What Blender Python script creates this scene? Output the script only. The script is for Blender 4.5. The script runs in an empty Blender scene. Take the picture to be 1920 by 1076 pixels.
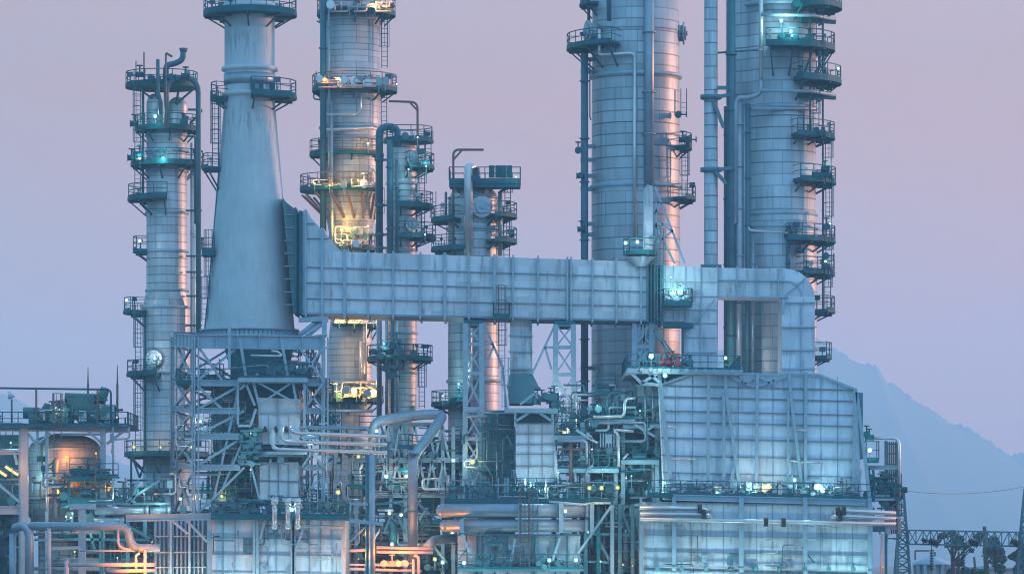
import bpy, math, random
from mathutils import Vector as V
RND = random.Random(11)
PI = math.pi
# ---- the survey: D metres to the main plane, SC metres per survey unit there, eye height ZC
D, SC, YH, ZC = 350.0, 0.045, 1050.0, 4.0
def sc(Y): return SC * (1 + Y / D)
def at(px, py, Y): k = sc(Y); return V(((px - 960) * k, Y, ZC + (YH - py) * k))
def Ln(p, Y): return p * sc(Y)
COL = bpy.context.scene.collection

# ------------------------------------------------------------------ mesh collector
class MB:
    def __init__(s): s.v = []; s.f = []; s.sm = []
    def add(s, vs, fs, smooth=False):
        b = len(s.v); s.v += [tuple(v) for v in vs]
        for f in fs: s.f.append(tuple(b + i for i in f)); s.sm.append(smooth)
        return s
    def box(s, x0, x1, y0, y1, z0, z1):
        v = [(x0,y0,z0),(x1,y0,z0),(x1,y1,z0),(x0,y1,z0),(x0,y0,z1),(x1,y0,z1),(x1,y1,z1),(x0,y1,z1)]
        return s.add(v, [(3,2,1,0),(4,5,6,7),(0,1,5,4),(1,2,6,5),(2,3,7,6),(3,0,4,7)])
    def pbox(s, px0, px1, py0, py1, Y0, Y1):
        a = at(px0, py1, Y0); b = at(px1, py0, Y0)
        return s.box(a.x, b.x, Y0, Y1, a.z, b.z)
    def bar(s, p, q, w, h=None):
        p, q = V(p), V(q); h = h or w; d = q - p
        if d.length < 1e-6: return s
        d.normalize(); up = V((0,0,1)) if abs(d.z) < .95 else V((0,1,0))
        a = d.cross(up).normalized(); b = a.cross(d).normalized(); a *= w/2; b *= h/2
        v = [p-a-b, p+a-b, p+a+b, p-a+b, q-a-b, q+a-b, q+a+b, q-a+b]
        return s.add(v, [(3,2,1,0),(4,5,6,7),(0,1,5,4),(1,2,6,5),(2,3,7,6),(3,0,4,7)])
    def ibeam(s, p, q, h, w):
        p, q = V(p), V(q); d = (q - p).normalized(); up = V((0,0,1)) if abs(d.z) < .9 else V((1,0,0))
        a = d.cross(up).normalized(); b = a.cross(d).normalized()
        s.bar(p + b*(h/2-.04), q + b*(h/2-.04), w, .08)
        s.bar(p - b*(h/2-.04), q - b*(h/2-.04), w, .08)
        return s.bar(p, q, .06, h-.16)
    def tube(s, p, q, r, n=8, r2=None):
        p, q = V(p), V(q); r2 = r if r2 is None else r2; d = (q - p)
        if d.length < 1e-6: return s
        d.normalize(); up = V((0,0,1)) if abs(d.z) < .95 else V((0,1,0))
        a = d.cross(up).normalized(); b = a.cross(d).normalized(); vs = []
        for c, rr in ((p, r), (q, r2)):
            for i in range(n):
                t = 2*PI*i/n; vs.append(c + a*math.cos(t)*rr + b*math.sin(t)*rr)
        s.add(vs, [(i, (i+1) % n, n+(i+1) % n, n+i) for i in range(n)], True)
        bb = len(s.v) - 2*n
        s.f.append(tuple(bb+i for i in reversed(range(n)))); s.sm.append(False)
        s.f.append(tuple(bb+n+i for i in range(n))); s.sm.append(False)
        return s
    def pipe(s, pts, r, n=8, bend=None):
        pts = [V(p) for p in pts]; bend = bend or r*2.5; path = [pts[0]]
        for i in range(1, len(pts)-1):
            a, b, c = pts[i-1], pts[i], pts[i+1]
            l = min(bend, (a-b).length*.48, (c-b).length*.48)
            p, q = b + (a-b).normalized()*l, b + (c-b).normalized()*l
            for k in range(6):
                t = k/5; path.append(p*(1-t)**2 + b*2*t*(1-t) + q*t*t)
        path.append(pts[-1]); m = len(path); vs = []; prev = None
        for i, c in enumerate(path):
            d = (path[min(i+1, m-1)] - path[max(i-1, 0)]).normalized()
            if prev is None:
                up = V((0,0,1)) if abs(d.z) < .9 else V((0,1,0)); a = d.cross(up).normalized()
            else:
                a = (prev - d*prev.dot(d)).normalized()
            prev = a; b = a.cross(d)
            for k in range(n):
                t = 2*PI*k/n; vs.append(c + a*math.cos(t)*r + b*math.sin(t)*r)
        fs = [(i*n+k, i*n+(k+1) % n, (i+1)*n+(k+1) % n, (i+1)*n+k) for i in range(m-1) for k in range(n)]
        s.add(vs, fs, True); bb = len(s.v) - m*n
        s.f.append(tuple(bb+i for i in reversed(range(n)))); s.sm.append(False)
        s.f.append(tuple(bb+(m-1)*n+i for i in range(n))); s.sm.append(False)
        return s
    def lathe(s, cx, cy, prof, n=40, smooth=True):
        vs = [(cx + r*math.cos(2*PI*k/n), cy + r*math.sin(2*PI*k/n), z) for r, z in prof for k in range(n)]
        m = len(prof)
        fs = [(i*n+k, i*n+(k+1) % n, (i+1)*n+(k+1) % n, (i+1)*n+k) for i in range(m-1) for k in range(n)]
        if prof[0][1] > prof[-1][1]: fs = [tuple(reversed(f)) for f in fs]
        s.add(vs, fs, smooth); bb = len(s.v) - m*n
        s.f.append(tuple(bb+i for i in range(n))); s.sm.append(False)
        s.f.append(tuple(bb+(m-1)*n+i for i in range(n))); s.sm.append(False)
        return s
    def ball(s, c, r, n=10, sy=1, sz=1):
        c = V(c); vs = []; fs = []; m = max(4, n//2)
        for i in range(1, m):
            for k in range(n):
                p = PI*i/m; t = 2*PI*k/n
                vs.append(c + V((r*math.sin(p)*math.cos(t), r*sy*math.sin(p)*math.sin(t), r*sz*math.cos(p))))
        vs += [c + V((0,0,r*sz)), c - V((0,0,r*sz))]; T, B = len(vs)-2, len(vs)-1
        for i in range(m-2):
            for k in range(n): fs.append((i*n+k, (i+1)*n+k, (i+1)*n+(k+1) % n, i*n+(k+1) % n))
        for k in range(n): fs.append((T, k, (k+1) % n)); fs.append((B, (m-2)*n+(k+1) % n, (m-2)*n+k))
        return s.add(vs, fs, True)
    def ring(s, cx, cy, z, R, r, n=40, m=6):
        vs = []; 
        for k in range(n):
            t = 2*PI*k/n
            for j in range(m):
                u = 2*PI*j/m; q = R + r*math.cos(u); vs.append((cx+q*math.cos(t), cy+q*math.sin(t), z + r*math.sin(u)))
        return s.add(vs, [(k*m+j, k*m+(j+1) % m, ((k+1) % n)*m+(j+1) % m, ((k+1) % n)*m+j) for k in range(n) for j in range(m)], True)
    def sector(s, cx, cy, r0, r1, z0, z1, a0, a1):
        full = abs(a1-a0) >= 359.9; n = max(3, int(abs(a1-a0)/9)); vs = []
        for k in range(n+1):
            t = math.radians(a0 + (a1-a0)*k/n); c, q = math.cos(t), math.sin(t)
            for r, z in ((r0,z0),(r1,z0),(r1,z1),(r0,z1)): vs.append((cx+r*c, cy+r*q, z))
        fs = []
        for k in range(n):
            a, b = 4*k, 4*k+4
            for j in range(4): fs.append((a+j, b+j, b+(j+1) % 4, a+(j+1) % 4))
        if not full: fs += [(0,3,2,1)[::-1][::-1], (4*n, 4*n+1, 4*n+2, 4*n+3)]
        return s.add(vs, fs)
    def prism(s, poly, Y0, Y1):
        """outline (survey px,py) at depth Y0 carried straight back to Y1"""
        p = [at(x, y, Y0) for x, y in poly]; n = len(p)
        area = sum(p[i].x*p[(i+1) % n].z - p[(i+1) % n].x*p[i].z for i in range(n))
        if area < 0: p.reverse()
        vs = p + [V((q.x, Y1, q.z)) for q in p]
        return s.add(vs, [tuple(range(n)), tuple(range(2*n-1, n-1, -1))] + [(i, n+i, n+(i+1) % n, (i+1) % n) for i in range(n)])
    def disc(s, c, r, d, t, n=24):
        """flat disc facing direction d, thickness t"""
        c = V(c); d = V(d).normalized(); return s.tube(c, c + d*t, r, n)

def obj(name, mb, mat, parent=None, org=V((0,0,0)), label=None):
    me = bpy.data.meshes.new(name)
    me.from_pydata([(x-org.x, y-org.y, z-org.z) for x, y, z in mb.v], [], mb.f)
    me.polygons.foreach_set('use_smooth', mb.sm); me.materials.append(mat); me.update()
    o = bpy.data.objects.new(name, me); COL.objects.link(o)
    if parent: o.parent = parent
    if label: o['label'] = label
    return o

SPLIT = {'brace','raking_strut','duct_strut','pipe_clamp','pipe_bundle','pipe_support','guide_arm','deck_strut','top_strut','knee_brace','platform_leg','instrument_box','saddle','clamp_ring','gas_sampler','pipe_hanger','rail_post','pipework','stub','cooler_fin','pipe_cluster','davit_strut','bracket','flange','pillar','antenna','wall_tube','burner_box'}
def islands(mb):
    """the separate pieces of a collector, each a collector of its own"""
    par = list(range(len(mb.v)))
    def find(a):
        while par[a] != a: par[a] = par[par[a]]; a = par[a]
        return a
    for f in mb.f:
        for i in f[1:]: par[find(i)] = find(f[0])
    grp = {}
    for f, q in zip(mb.f, mb.sm): grp.setdefault(find(f[0]), []).append((f, q))
    if not 1 < len(grp) <= 90: return [mb]
    out = []
    for fs in grp.values():
        m = MB(); ix = {}
        for f, q in fs:
            for i in f:
                if i not in ix: ix[i] = len(m.v); m.v.append(mb.v[i])
            m.f.append(tuple(ix[i] for i in f)); m.sm.append(q)
        out.append(m)
    return out
GROUPS = {'distillation_column': 'tall process columns', 'duct_trestle': 'trestles carrying the flue gas duct', 'fired_heater': 'fired heaters', 'lightning_mast': 'masts on the left top deck', 'lattice_pylon': 'pylons at the right', 'product_line': 'orange lit pipe runs'}
class T:
    """one thing: an Empty at its base, its parts as children"""
    def __init__(s, name, label, cat, px, Y, group=None):
        k = sc(Y); s.o = V(((px-960)*k, Y, 0)); s.e = bpy.data.objects.new(name, None); COL.objects.link(s.e)
        s.e.location = s.o; s.e['label'] = label; s.e['category'] = cat; s.e.empty_display_size = .5
        group = group or GROUPS.get(name)
        if group: s.e['group'] = group
        s.px, s.Y = px, Y
    def p(s, name, mb, mat, parent=None, label=None):
        if name in SPLIT:
            r = None
            for q in islands(mb): r = obj(name, q, mat, parent or s.e, s.o, label)
            return r
        return obj(name, mb, mat, parent or s.e, s.o, label)
def single(name, mb, mat, label, cat, base, group=None):
    o = obj(name, mb, mat, None, V(base)); o.location = base; o['label'] = label; o['category'] = cat
    if group: o['group'] = group
    return o
def struct(name, mb, mat, kind='structure'):
    o = obj(name, mb, mat); o['kind'] = kind; return o

# ------------------------------------------------------------------ materials
class NT:
    def __init__(s, m): s.m = m; m.use_nodes = True; s.t = m.node_tree; s.n = s.t.nodes; s.n.clear()
    def new(s, typ, **kw):
        x = s.n.new(typ)
        for k, v in kw.items(): setattr(x, k, v)
        return x
    def ln(s, a, b): s.t.links.new(a, b)
    def val(s, inp, v):
        if hasattr(v, 'is_output') or isinstance(v, bpy.types.NodeSocket): s.ln(v, inp)
        else: inp.default_value = v
    def math(s, op, a, b=0.0, c=0.0):
        x = s.new('ShaderNodeMath', operation=op); s.val(x.inputs[0], a); s.val(x.inputs[1], b); s.val(x.inputs[2], c); return x.outputs[0]
    def mix(s, f, a, b, mode='MIX'):
        x = s.new('ShaderNodeMix', data_type='RGBA', blend_type=mode); s.val(x.inputs[0], f)
        for i, v in ((6, a), (7, b)): s.val(x.inputs[i], (*v, 1) if isinstance(v, tuple) and len(v) == 3 else v)
        return x.outputs[2]
    def noise(s, vec, scale, detail=3, rough=.55):
        x = s.new('ShaderNodeTexNoise'); s.ln(vec, x.inputs['Vector']); x.inputs['Scale'].default_value = scale
        x.inputs['Detail'].default_value = detail; x.inputs['Roughness'].default_value = rough; return x.outputs['Fac']
    def white(s, vec):
        x = s.new('ShaderNodeTexWhiteNoise', noise_dimensions='3D'); s.ln(vec, x.inputs['Vector']); return x.outputs['Value']
    def comb(s, a, b, c):
        x = s.new('ShaderNodeCombineXYZ'); s.val(x.inputs[0], a); s.val(x.inputs[1], b); s.val(x.inputs[2], c); return x.outputs[0]
    def objco(s): return s.new('ShaderNodeTexCoord').outputs['Object']
    def sep(s, v): x = s.new('ShaderNodeSeparateXYZ'); s.ln(v, x.inputs[0]); return x.outputs
    def ramp(s, f, a, b): 
        x = s.new('ShaderNodeMapRange'); s.val(x.inputs[0], f); x.inputs[1].default_value = a; x.inputs[2].default_value = b; return x.outputs[0]
    def done(s, col, rough, metal=0.0, bump=None, bstr=.3, bdist=.05, spec=.4):
        b = s.new('ShaderNodeBsdfPrincipled'); b.inputs['Specular IOR Level'].default_value = spec; s.val(b.inputs['Base Color'], (*col, 1) if isinstance(col, tuple) else col)
        s.val(b.inputs['Roughness'], rough); s.val(b.inputs['Metallic'], metal)
        if bump is not None:
            bn = s.new('ShaderNodeBump'); s.val(bn.inputs['Height'], bump); bn.inputs['Strength'].default_value = bstr
            bn.inputs['Distance'].default_value = bdist; s.ln(bn.outputs[0], b.inputs['Normal'])
        o = s.new('ShaderNodeOutputMaterial'); s.ln(b.outputs[0], o.inputs['Surface']); return s.m
def nm(name): return NT(bpy.data.materials.new(name))

def paint(name, col, rough=.5, metal=0.0, var=.25, sca=1.3, rust=None, spec=.35):
    n = nm(name); co = n.objco(); f = n.noise(co, sca, 4); g = n.noise(co, sca*9, 2)
    c = n.mix(f, tuple(x*(1-var) for x in col), tuple(min(1, x*(1+var)) for x in col))
    if rust: c = n.mix(n.math('MULTIPLY', n.ramp(g, .6, .72), .6), c, rust)
    return n.done(c, n.math('ADD', n.math('MULTIPLY', g, .2), rough-.1), metal, g, .08, .02, spec)
def cladding(name, col, hz, na, metal=.5, rough=.42):
    """insulation sheeting: courses of height hz, na sheets round the shell, lapped seams"""
    n = nm(name); co = n.objco(); x, y, z = n.sep(co)
    zr = n.math('DIVIDE', z, hz); row = n.math('FLOOR', zr); fz = n.math('FRACT', zr)
    wr = n.white(n.comb(row, 3.0, 0.0))
    an = n.math('ADD', n.math('MULTIPLY', n.math('ARCTAN2', y, x), na/(2*PI)), n.math('MULTIPLY', n.math('FLOOR', n.math('MULTIPLY', row, .34)), .5))
    fa = n.math('FRACT', an); cell = n.white(n.comb(row, n.math('FLOOR', an), 1.0))
    sz = n.math('LESS_THAN', fz, .11); sa = n.math('LESS_THAN', fa, .03)
    seam = n.math('MAXIMUM', n.math('MULTIPLY', sz, n.math('ADD', n.math('MULTIPLY', wr, .6), .4)), n.math('MULTIPLY', sa, .6))
    m = n.new('ShaderNodeMapping'); n.ln(co, m.inputs[0]); m.inputs['Scale'].default_value = (1.6, 1.6, .22)
    st = n.noise(m.outputs[0], 1.0, 5, .6)
    b = n.math('ADD', n.math('ADD', n.math('MULTIPLY', cell, .3), n.math('MULTIPLY', st, .6)), .55)
    c = n.mix(1.0, col, n.comb(b, b, b), 'MULTIPLY')
    c = n.mix(n.math('MULTIPLY', seam, .85), c, tuple(v*.13 for v in col))
    h = n.math('ADD', n.math('MULTIPLY', seam, -1.0), n.math('ADD', n.math('MULTIPLY', n.noise(co, 1.1, 3), 1.6), n.math('MULTIPLY', cell, .5)))
    dm = n.new('ShaderNodeMapping'); n.ln(co, dm.inputs[0]); dm.inputs['Scale'].default_value = (2.8, 2.8, .12); dr = n.ramp(n.noise(dm.outputs[0], 1.0, 4, .6), .56, .72)
    c = n.mix(n.math('MULTIPLY', dr, .45), c, tuple(v*.3 for v in col))
    return n.done(c, n.math('ADD', n.math('MULTIPLY', st, .22), rough-.11), metal, h, .35, .06)
def panel(name, col, w=2.2, h=1.3, var=.2, rough=.5, metal=.15, dirt=.35, seam=0.0):
    n = nm(name); co = n.objco(); x, y, z = n.sep(co)
    u, v = n.math('DIVIDE', n.math('ADD', x, y), w), n.math('DIVIDE', z, h)
    cell = n.white(n.comb(n.math('FLOOR', u), n.math('FLOOR', v), 0.0))
    m = n.new('ShaderNodeMapping'); n.ln(co, m.inputs[0]); m.inputs['Scale'].default_value = (2.2, 2.2, .3)
    st = n.noise(m.outputs[0], 1.0, 6, .65); bl = n.noise(co, .5, 4, .6); fi = n.noise(co, 7, 3)
    b = n.math('ADD', n.math('MULTIPLY', cell, var), 1-var/2)
    b = n.math('MULTIPLY', b, n.math('SUBTRACT', 1.0, n.math('MULTIPLY', n.ramp(st, .52, .75), dirt)))
    b = n.math('MULTIPLY', b, n.math('ADD', n.math('MULTIPLY', bl, .4), .8))
    c = n.mix(1.0, col, n.comb(b, b, b), 'MULTIPLY')
    rz = n.math('MULTIPLY', n.ramp(n.noise(co, .7, 2), .55, .7), n.ramp(st, .5, .68)); c = n.mix(n.math('MULTIPLY', rz, .35), c, (.10, .085, .09))
    if seam:
        sm = n.math('MAXIMUM', n.math('LESS_THAN', n.math('FRACT', u), seam/w), n.math('LESS_THAN', n.math('FRACT', v), seam/h))
        c = n.mix(n.math('MULTIPLY', sm, .85), c, tuple(q*.16 for q in col))
    return n.done(c, n.math('ADD', n.math('MULTIPLY', fi, .2), rough-.1), metal, n.math('ADD', bl, n.math('MULTIPLY', fi, .15)), .25, .12)
def concrete(name, col):
    n = nm(name); co = n.objco(); x, y, z = n.sep(co)
    m = n.new('ShaderNodeMapping'); n.ln(co, m.inputs[0]); m.inputs['Scale'].default_value = (2.4, 2.4, .33)
    st = n.noise(m.outputs[0], 1.0, 6, .7); bl = n.noise(co, .35, 5, .6); sp = n.noise(co, 1.2, 3, .5); mm = n.noise(co, .22, 2)
    m2 = n.new('ShaderNodeMapping'); n.ln(co, m2.inputs[0]); m2.inputs['Scale'].default_value = (4.6, 4.6, .42)
    s2 = n.noise(m2.outputs[0], 1.0, 6, .65)
    b = n.math('ADD', n.math('MULTIPLY', bl, .5), n.math('ADD', n.math('MULTIPLY', st, .35), .56))
    c = n.mix(1.0, col, n.comb(b, b, b), 'MULTIPLY')
    dz = lambda zc, h: n.math('MAXIMUM', n.math('SUBTRACT', 1.0, n.math('DIVIDE', n.math('ABSOLUTE', n.math('SUBTRACT', z, zc)), h)), 0.0)
    zone = n.math('ADD', n.math('MAXIMUM', dz(47.4, 1.8), dz(40.9, 2.2)), n.math('MULTIPLY', n.ramp(mm, .5, .72), .45))
    stain = n.math('MULTIPLY', n.ramp(s2, .5, .72), n.math('MINIMUM', zone, 1.0))
    c = n.mix(n.math('MULTIPLY', stain, .8), c, (.03, .05, .065))
    lift = n.math('LESS_THAN', n.math('FRACT', n.math('DIVIDE', z, 2.4)), .02)
    c = n.mix(n.math('MULTIPLY', lift, .2), c, tuple(q*.6 for q in col))
    return n.done(c, .8, 0, n.math('ADD', st, sp), .25, .08)
def glow(name, col, st):
    n = nm(name); e = n.new('ShaderNodeEmission'); e.inputs[0].default_value = (*col, 1); e.inputs[1].default_value = st
    o = n.new('ShaderNodeOutputMaterial'); n.ln(e.outputs[0], o.inputs['Surface']); return n.m

class M: pass
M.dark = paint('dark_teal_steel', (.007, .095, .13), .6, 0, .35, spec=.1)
M.steel = paint('teal_grey_steel', (.05, .15, .20), .5, .1, .3, spec=.2)
M.light = paint('pale_grey_steel', (.205, .32, .42), .5, .1, .3, 1.3, (.14, .13, .14))
M.rust = paint('brown_oxide_steel', (.12, .085, .085), .6, .1, .3)
M.rib = paint('mid_blue_steel', (.13, .20, .29), .55, .1, .3)  # darker blue steel for the thin stiffener ribs
M.pinkish = paint('pinkish_steel', (.42, .33, .37), .6, 0, .2)  # pink light on the left-hand posts put into the base colour; walls share it
M.galv = paint('galvanised_pipe', (.44, .48, .54), .38, .6, .2)
M.pipe = paint('grey_painted_pipe', (.20, .27, .35), .42, .35, .3)
M.dpipe = paint('dark_painted_pipe', (.028, .115, .165), .5, .1, .35, spec=.25)
M.clad = cladding('aluminium_cladding', (.30, .36, .43), .75, 9, .32, .48)
M.clad2 = cladding('wide_aluminium_cladding', (.28, .345, .42), 1.0, 12, .3, .5)
M.clad3 = cladding('dull_aluminium_cladding', (.30, .35, .41), .55, 7, .28, .5)
M.duct = panel('duct_plate', (.42, .49, .59), 2.05, 1.24, .3, .55, .1, .6)
M.wall = panel('furnace_plate', (.47, .575, .72), 1.31, 1.35, .16, .55, .1, .45)
M.wall2 = panel('weathered_furnace_plate', (.41, .50, .60), 1.33, 1.4, .34, .55, .1, .6)
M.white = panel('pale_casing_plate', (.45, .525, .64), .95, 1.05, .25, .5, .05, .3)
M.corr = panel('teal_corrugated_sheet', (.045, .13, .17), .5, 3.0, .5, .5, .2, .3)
M.conc = concrete('stack_concrete', (.35, .42, .49))
M.hull = paint('machine_green', (.03, .12, .13), .5, .1, .4)
M.insul = paint('black_rubber', (.008, .012, .015), .6, 0, .2)
M.red = paint('red_oxide', (.30, .05, .06), .5)
M.lw = glow('lamp_cool_white', (1.0, .98, .78), 1.7)
M.lc = glow('lamp_cyan_white', (.78, 1.0, .90), 1.6)
M.ly = glow('lamp_warm_yellow', (1.0, .66, .24), 1.15)
M.lo = glow('lamp_sodium_orange', (1.0, .30, .03), 1.4)
LC = {'w': (M.lw, (1.0, .98, .80)), 'c': (M.lc, (.62, 1.0, .88)), 'y': (M.ly, (1.0, .50, .10)), 'o': (M.lo, (1.0, .25, .015))}

# ------------------------------------------------------------------ repeated plant hardware
def platform(t, cx, Y, Rp, py, a0=-180, a1=180, rin=0.0, th=.38, rail=1.15, br=1.4, gap=45, mat=None, rmat=None):
    """ring or sector platform round a shell: deck > railing, bracket"""
    c = at(cx, py, Y); Rm = Ln(Rp, Y); ri = Ln(rin, Y); th = th*.62
    o = t.p('platform', MB().sector(c.x, c.y, ri*.98 if ri else .05, Rm, c.z-th, c.z, a0, a1), mat or M.dark)
    rb = MB(); full = a1-a0 >= 359.9
    n = max(2, int(Rm*math.radians(a1-a0)/1.25))
    pol = lambda a, r, z: V((c.x + r*math.cos(math.radians(a)), c.y + r*math.sin(math.radians(a)), z))
    ang = [a0 + (a1-a0)*k/n for k in range(n+1)]
    for a in ang[:-1] if full else ang: rb.bar(pol(a, Rm-.06, c.z), pol(a, Rm-.06, c.z+rail), .07)
    for h, w in ((rail, .075), (rail*.52, .06)):
        for k in range(n): rb.bar(pol(ang[k], Rm-.06, c.z+h), pol(ang[k+1], Rm-.06, c.z+h), w)
    for k in range(n): rb.bar(pol(ang[k], Rm-.03, c.z+.09), pol(ang[k+1], Rm-.03, c.z+.09), .03, .16)
    if not full and ri:
        for a in (a0, a1):
            for h in (rail, rail*.52): rb.bar(pol(a, ri, c.z+h), pol(a, Rm-.06, c.z+h), .055)
    t.p('railing', rb, rmat or M.dark, o)
    for k in range(max(1, int(Rm*math.radians(a1-a0)/3.2))):
        a = RND.uniform(a0+4, a1-4); rr = RND.uniform(max(ri+.3, Rm*.6), Rm-.3); q = pol(a, rr, c.z); h = RND.uniform(.5, 1.25); w = RND.uniform(.1, .3)
        t.p('instrument', MB().bar(q, q + V((0,0,h)), .09).box(q.x-w, q.x+w, q.y-.12, q.y+.12, q.z+h-w, q.z+h+w*.6), RND.choice((M.dark, M.steel, M.pipe)), o)
    if br and ri:
        k = max(1, int((a1-a0)/gap))
        for i in range(k + (0 if full else 1)):
            a = a0 + (a1-a0)*i/k if full else a0+4 + (a1-a0-8)*i/k
            bb = MB().bar(pol(a, Rm*.96, c.z-th), pol(a, ri, c.z-th-br), .12)
            bb.bar(pol(a, Rm*.97, c.z-th-.08), pol(a, ri*.97, c.z-th-.08), .12, .22)
            t.p('bracket', bb, M.dark, o)
    return o
def deck(t, x0, x1, py, Y0, Y1, rail=1.15, th=.3, sides='fblr', mat=None, rmat=None, slope=0.0):
    """straight platform: deck > railing"""
    a = at(x0, py, Y0); b = at(x1, py, Y0); dz = -slope*(b.x-a.x)
    mb = MB(); z = a.z
    vs = [(a.x,Y0,z-th),(b.x,Y0,z+dz-th),(b.x,Y1,z+dz-th),(a.x,Y1,z-th),(a.x,Y0,z),(b.x,Y0,z+dz),(b.x,Y1,z+dz),(a.x,Y1,z)]
    mb.add(vs, [(3,2,1,0),(4,5,6,7),(0,1,5,4),(1,2,6,5),(2,3,7,6),(3,0,4,7)])
    o = t.p('platform', mb, mat or M.dark); rb = MB()
    P = lambda u, y, h: V((a.x + (b.x-a.x)*u, y, z + dz*u + h))
    i = .05
    ed = {'f': ((0, Y0+i), (1, Y0+i)), 'b': ((0, Y1-i), (1, Y1-i)), 'l': ((0.005, Y0+i), (0.005, Y1-i)), 'r': ((.995, Y0+i), (.995, Y1-i))}
    for q in sides:
        (u0, y0), (u1, y1) = ed[q]; A, B = P(u0, y0, 0), P(u1, y1, 0); n = max(1, int((B-A).length/1.3)); U = V((0,0,1))
        for k in range(n+1): p = A.lerp(B, k/n); rb.bar(p, p+U*rail, .07)
        for h, w in ((rail, .075), (rail*.52, .06)): rb.bar(A+U*h, B+U*h, w)
        rb.bar(A+U*.09, B+U*.09, .03, .16)
    if rail: t.p('railing', rb, rmat or M.dark, o)
    return o
def ladder(t, px, py0, py1, Y, cage=True, w=.5, mat=None, depth=.75, face=-1, parent=None):
    """vertical ladder with hooped cage: ladder > cage"""
    a, b = at(px, py0, Y), at(px, py1, Y); lb = MB(); m = mat or M.dark
    for q in (-w/2, w/2): lb.bar((a.x+q, Y, b.z), (a.x+q, Y, a.z+.9), .07)
    z = b.z + .2
    while z < a.z: lb.bar((a.x-w/2, Y, z), (a.x+w/2, Y, z), .04); z += .42
    o = t.p('ladder', lb, m, parent)
    if cage:
        cb = MB(); z0 = b.z + 1.9; R = .42; nh = max(2, int((a.z+.9-z0)/1.05)); n = 8
        arc = [(R*1.0*math.cos(PI*k/n), face*depth*math.sin(PI*k/n)) for k in range(n+1)]
        for i in range(nh+1):
            z = z0 + (a.z+.9-z0)*i/nh
            for k in range(n): cb.bar((a.x+arc[k][0], Y+arc[k][1], z), (a.x+arc[k+1][0], Y+arc[k+1][1], z), .05)
        for k in (0, 2, 4, 6, 8): cb.bar((a.x+arc[k][0], Y+arc[k][1], z0), (a.x+arc[k][0], Y+arc[k][1], a.z+.9), .045)
        t.p('cage', cb, m, o)
    return o
def lamp(t, px, py, Y, c='w', pw=180, r=.16, parent=None, off=.7, arm=True, name='lamp'):
    """bulkhead lamp, small ones also added as unseen fill: housing > lens, with its light"""
    m, lc = LC[c]; p = at(px, py, Y); r = r*.66 if r > .16 else r*.45; hb = MB().tube(p + V((0, .42, .08)), p + V((0, .02, 0)), r*.8, 10, r*1.45).bar(p + V((0,.1,r*1.3)), p + V((0,-r*1.2,r*1.1)), r*2.2, .04)  # small lenses include unseen fill lamps added to brighten dim interiors
    if arm: hb.bar(p + V((0,.25,.0)), p + V((0,.25,-.9)), .06)
    h = t.p(name, hb, M.steel, parent)
    t.p('lens', MB().ball(p, r, 10), m, h)
    if pw:
        l = bpy.data.lights.new('lamp_light', 'POINT'); l.energy = pw*.55; l.color = lc; l.shadow_soft_size = .22
        o = bpy.data.objects.new('lamp_light', l); COL.objects.link(o); o.parent = h; o.location = p + V((0, -off, .1)) - t.o
    return h
def bands(t, cx, Y, rp, pys, w=.10):
    for py in pys:
        c = at(cx, py, Y); r = Ln(rp, Y)
        t.p('band', MB().lathe(c.x, c.y, [(r+.02, c.z-w), (r+w, c.z-w*.7), (r+w, c.z+w*.7), (r+.02, c.z+w)], 40), M.light)
def manhole(t, c, d, r, mat=None):
    d = V(d).normalized(); c = V(c)
    o = t.p('manhole', MB().tube(c - d*.6, c + d*.25, r*.72, 20), mat or M.pipe)
    t.p('flange', MB().disc(c + d*.22, r, d, .14, 24), mat or M.pipe, o)
    t.p('cover', MB().disc(c + d*.4, r*.62, d, .1, 20).disc(c + d*.5, r*.22, d, .12, 12), M.light, o)
    return o
def shell(t, cx, Y, prof, mat, n=44, name='shell', ground=True):
    c = at(cx, 0, Y); pr = [(Ln(r, Y), at(cx, py, Y).z) for r, py in prof]
    if ground and pr[-1][1] > 5: pr.append((pr[-1][0], 0))
    return t.p(name, MB().lathe(c.x, c.y, pr, n), mat)
def dome(r, top, base, k=6):
    """profile points of an elliptical head"""
    return [(max(.5, r*math.sin(PI/2*i/k)), base - (base-top)*math.cos(PI/2*i/k)) for i in range(k)]
def vpipe(t, px, py0, py1, Y, rp, mat, name='riser'):
    """vertical pipe with flanges"""
    a = at(px, py0, Y); b = at(px, py1, Y); r = Ln(rp, Y); mb = MB().tube((a.x, Y, a.z), (a.x, Y, max(0, b.z)), r, 12)
    z = a.z - 2.5
    while z > max(0, b.z) + 1:
        mb.tube((a.x, Y, z), (a.x, Y, z+.12), r*1.35, 12); z -= RND.uniform(3.5, 6)
    return t.p(name, mb, mat)
def run(t, pts, rp, mat, name='pipe', bend=None, n=10, parent=None):
    """pipe through survey points (px,py,Y)"""
    P = [at(*q) for q in pts]; r = Ln(rp, pts[0][2])
    return t.p(name, MB().pipe(P, r, n, bend), mat, parent)
def beam(t, p, q, w, mat, name='beam', h=None, parent=None):
    return t.p(name, MB().bar(at(*p), at(*q), w, h), mat, parent)
_VM = {}
def valve_mesh(mat):
    """gate valve body with bonnet and handwheel, unit size; one mesh per finish"""
    if mat.name not in _VM:
        mb = MB(); mb.tube((-1,0,0), (1,0,0), .75, 8).tube((0,0,0), (0,0,2.2), .22, 6).tube((0,0,2.2), (0,0,2.5), .85, 10)
        mb.tube((-1.15,0,0), (-1,0,0), 1.0, 8).tube((1,0,0), (1.15,0,0), 1.0, 8)
        me = bpy.data.meshes.new('valve'); me.from_pydata(mb.v, [], mb.f); me.polygons.foreach_set('use_smooth', mb.sm); me.materials.append(mat); _VM[mat.name] = me
    return _VM[mat.name]
class VS:
    """positions of the valves of one thing"""
    def __init__(s): s.l = []
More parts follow.
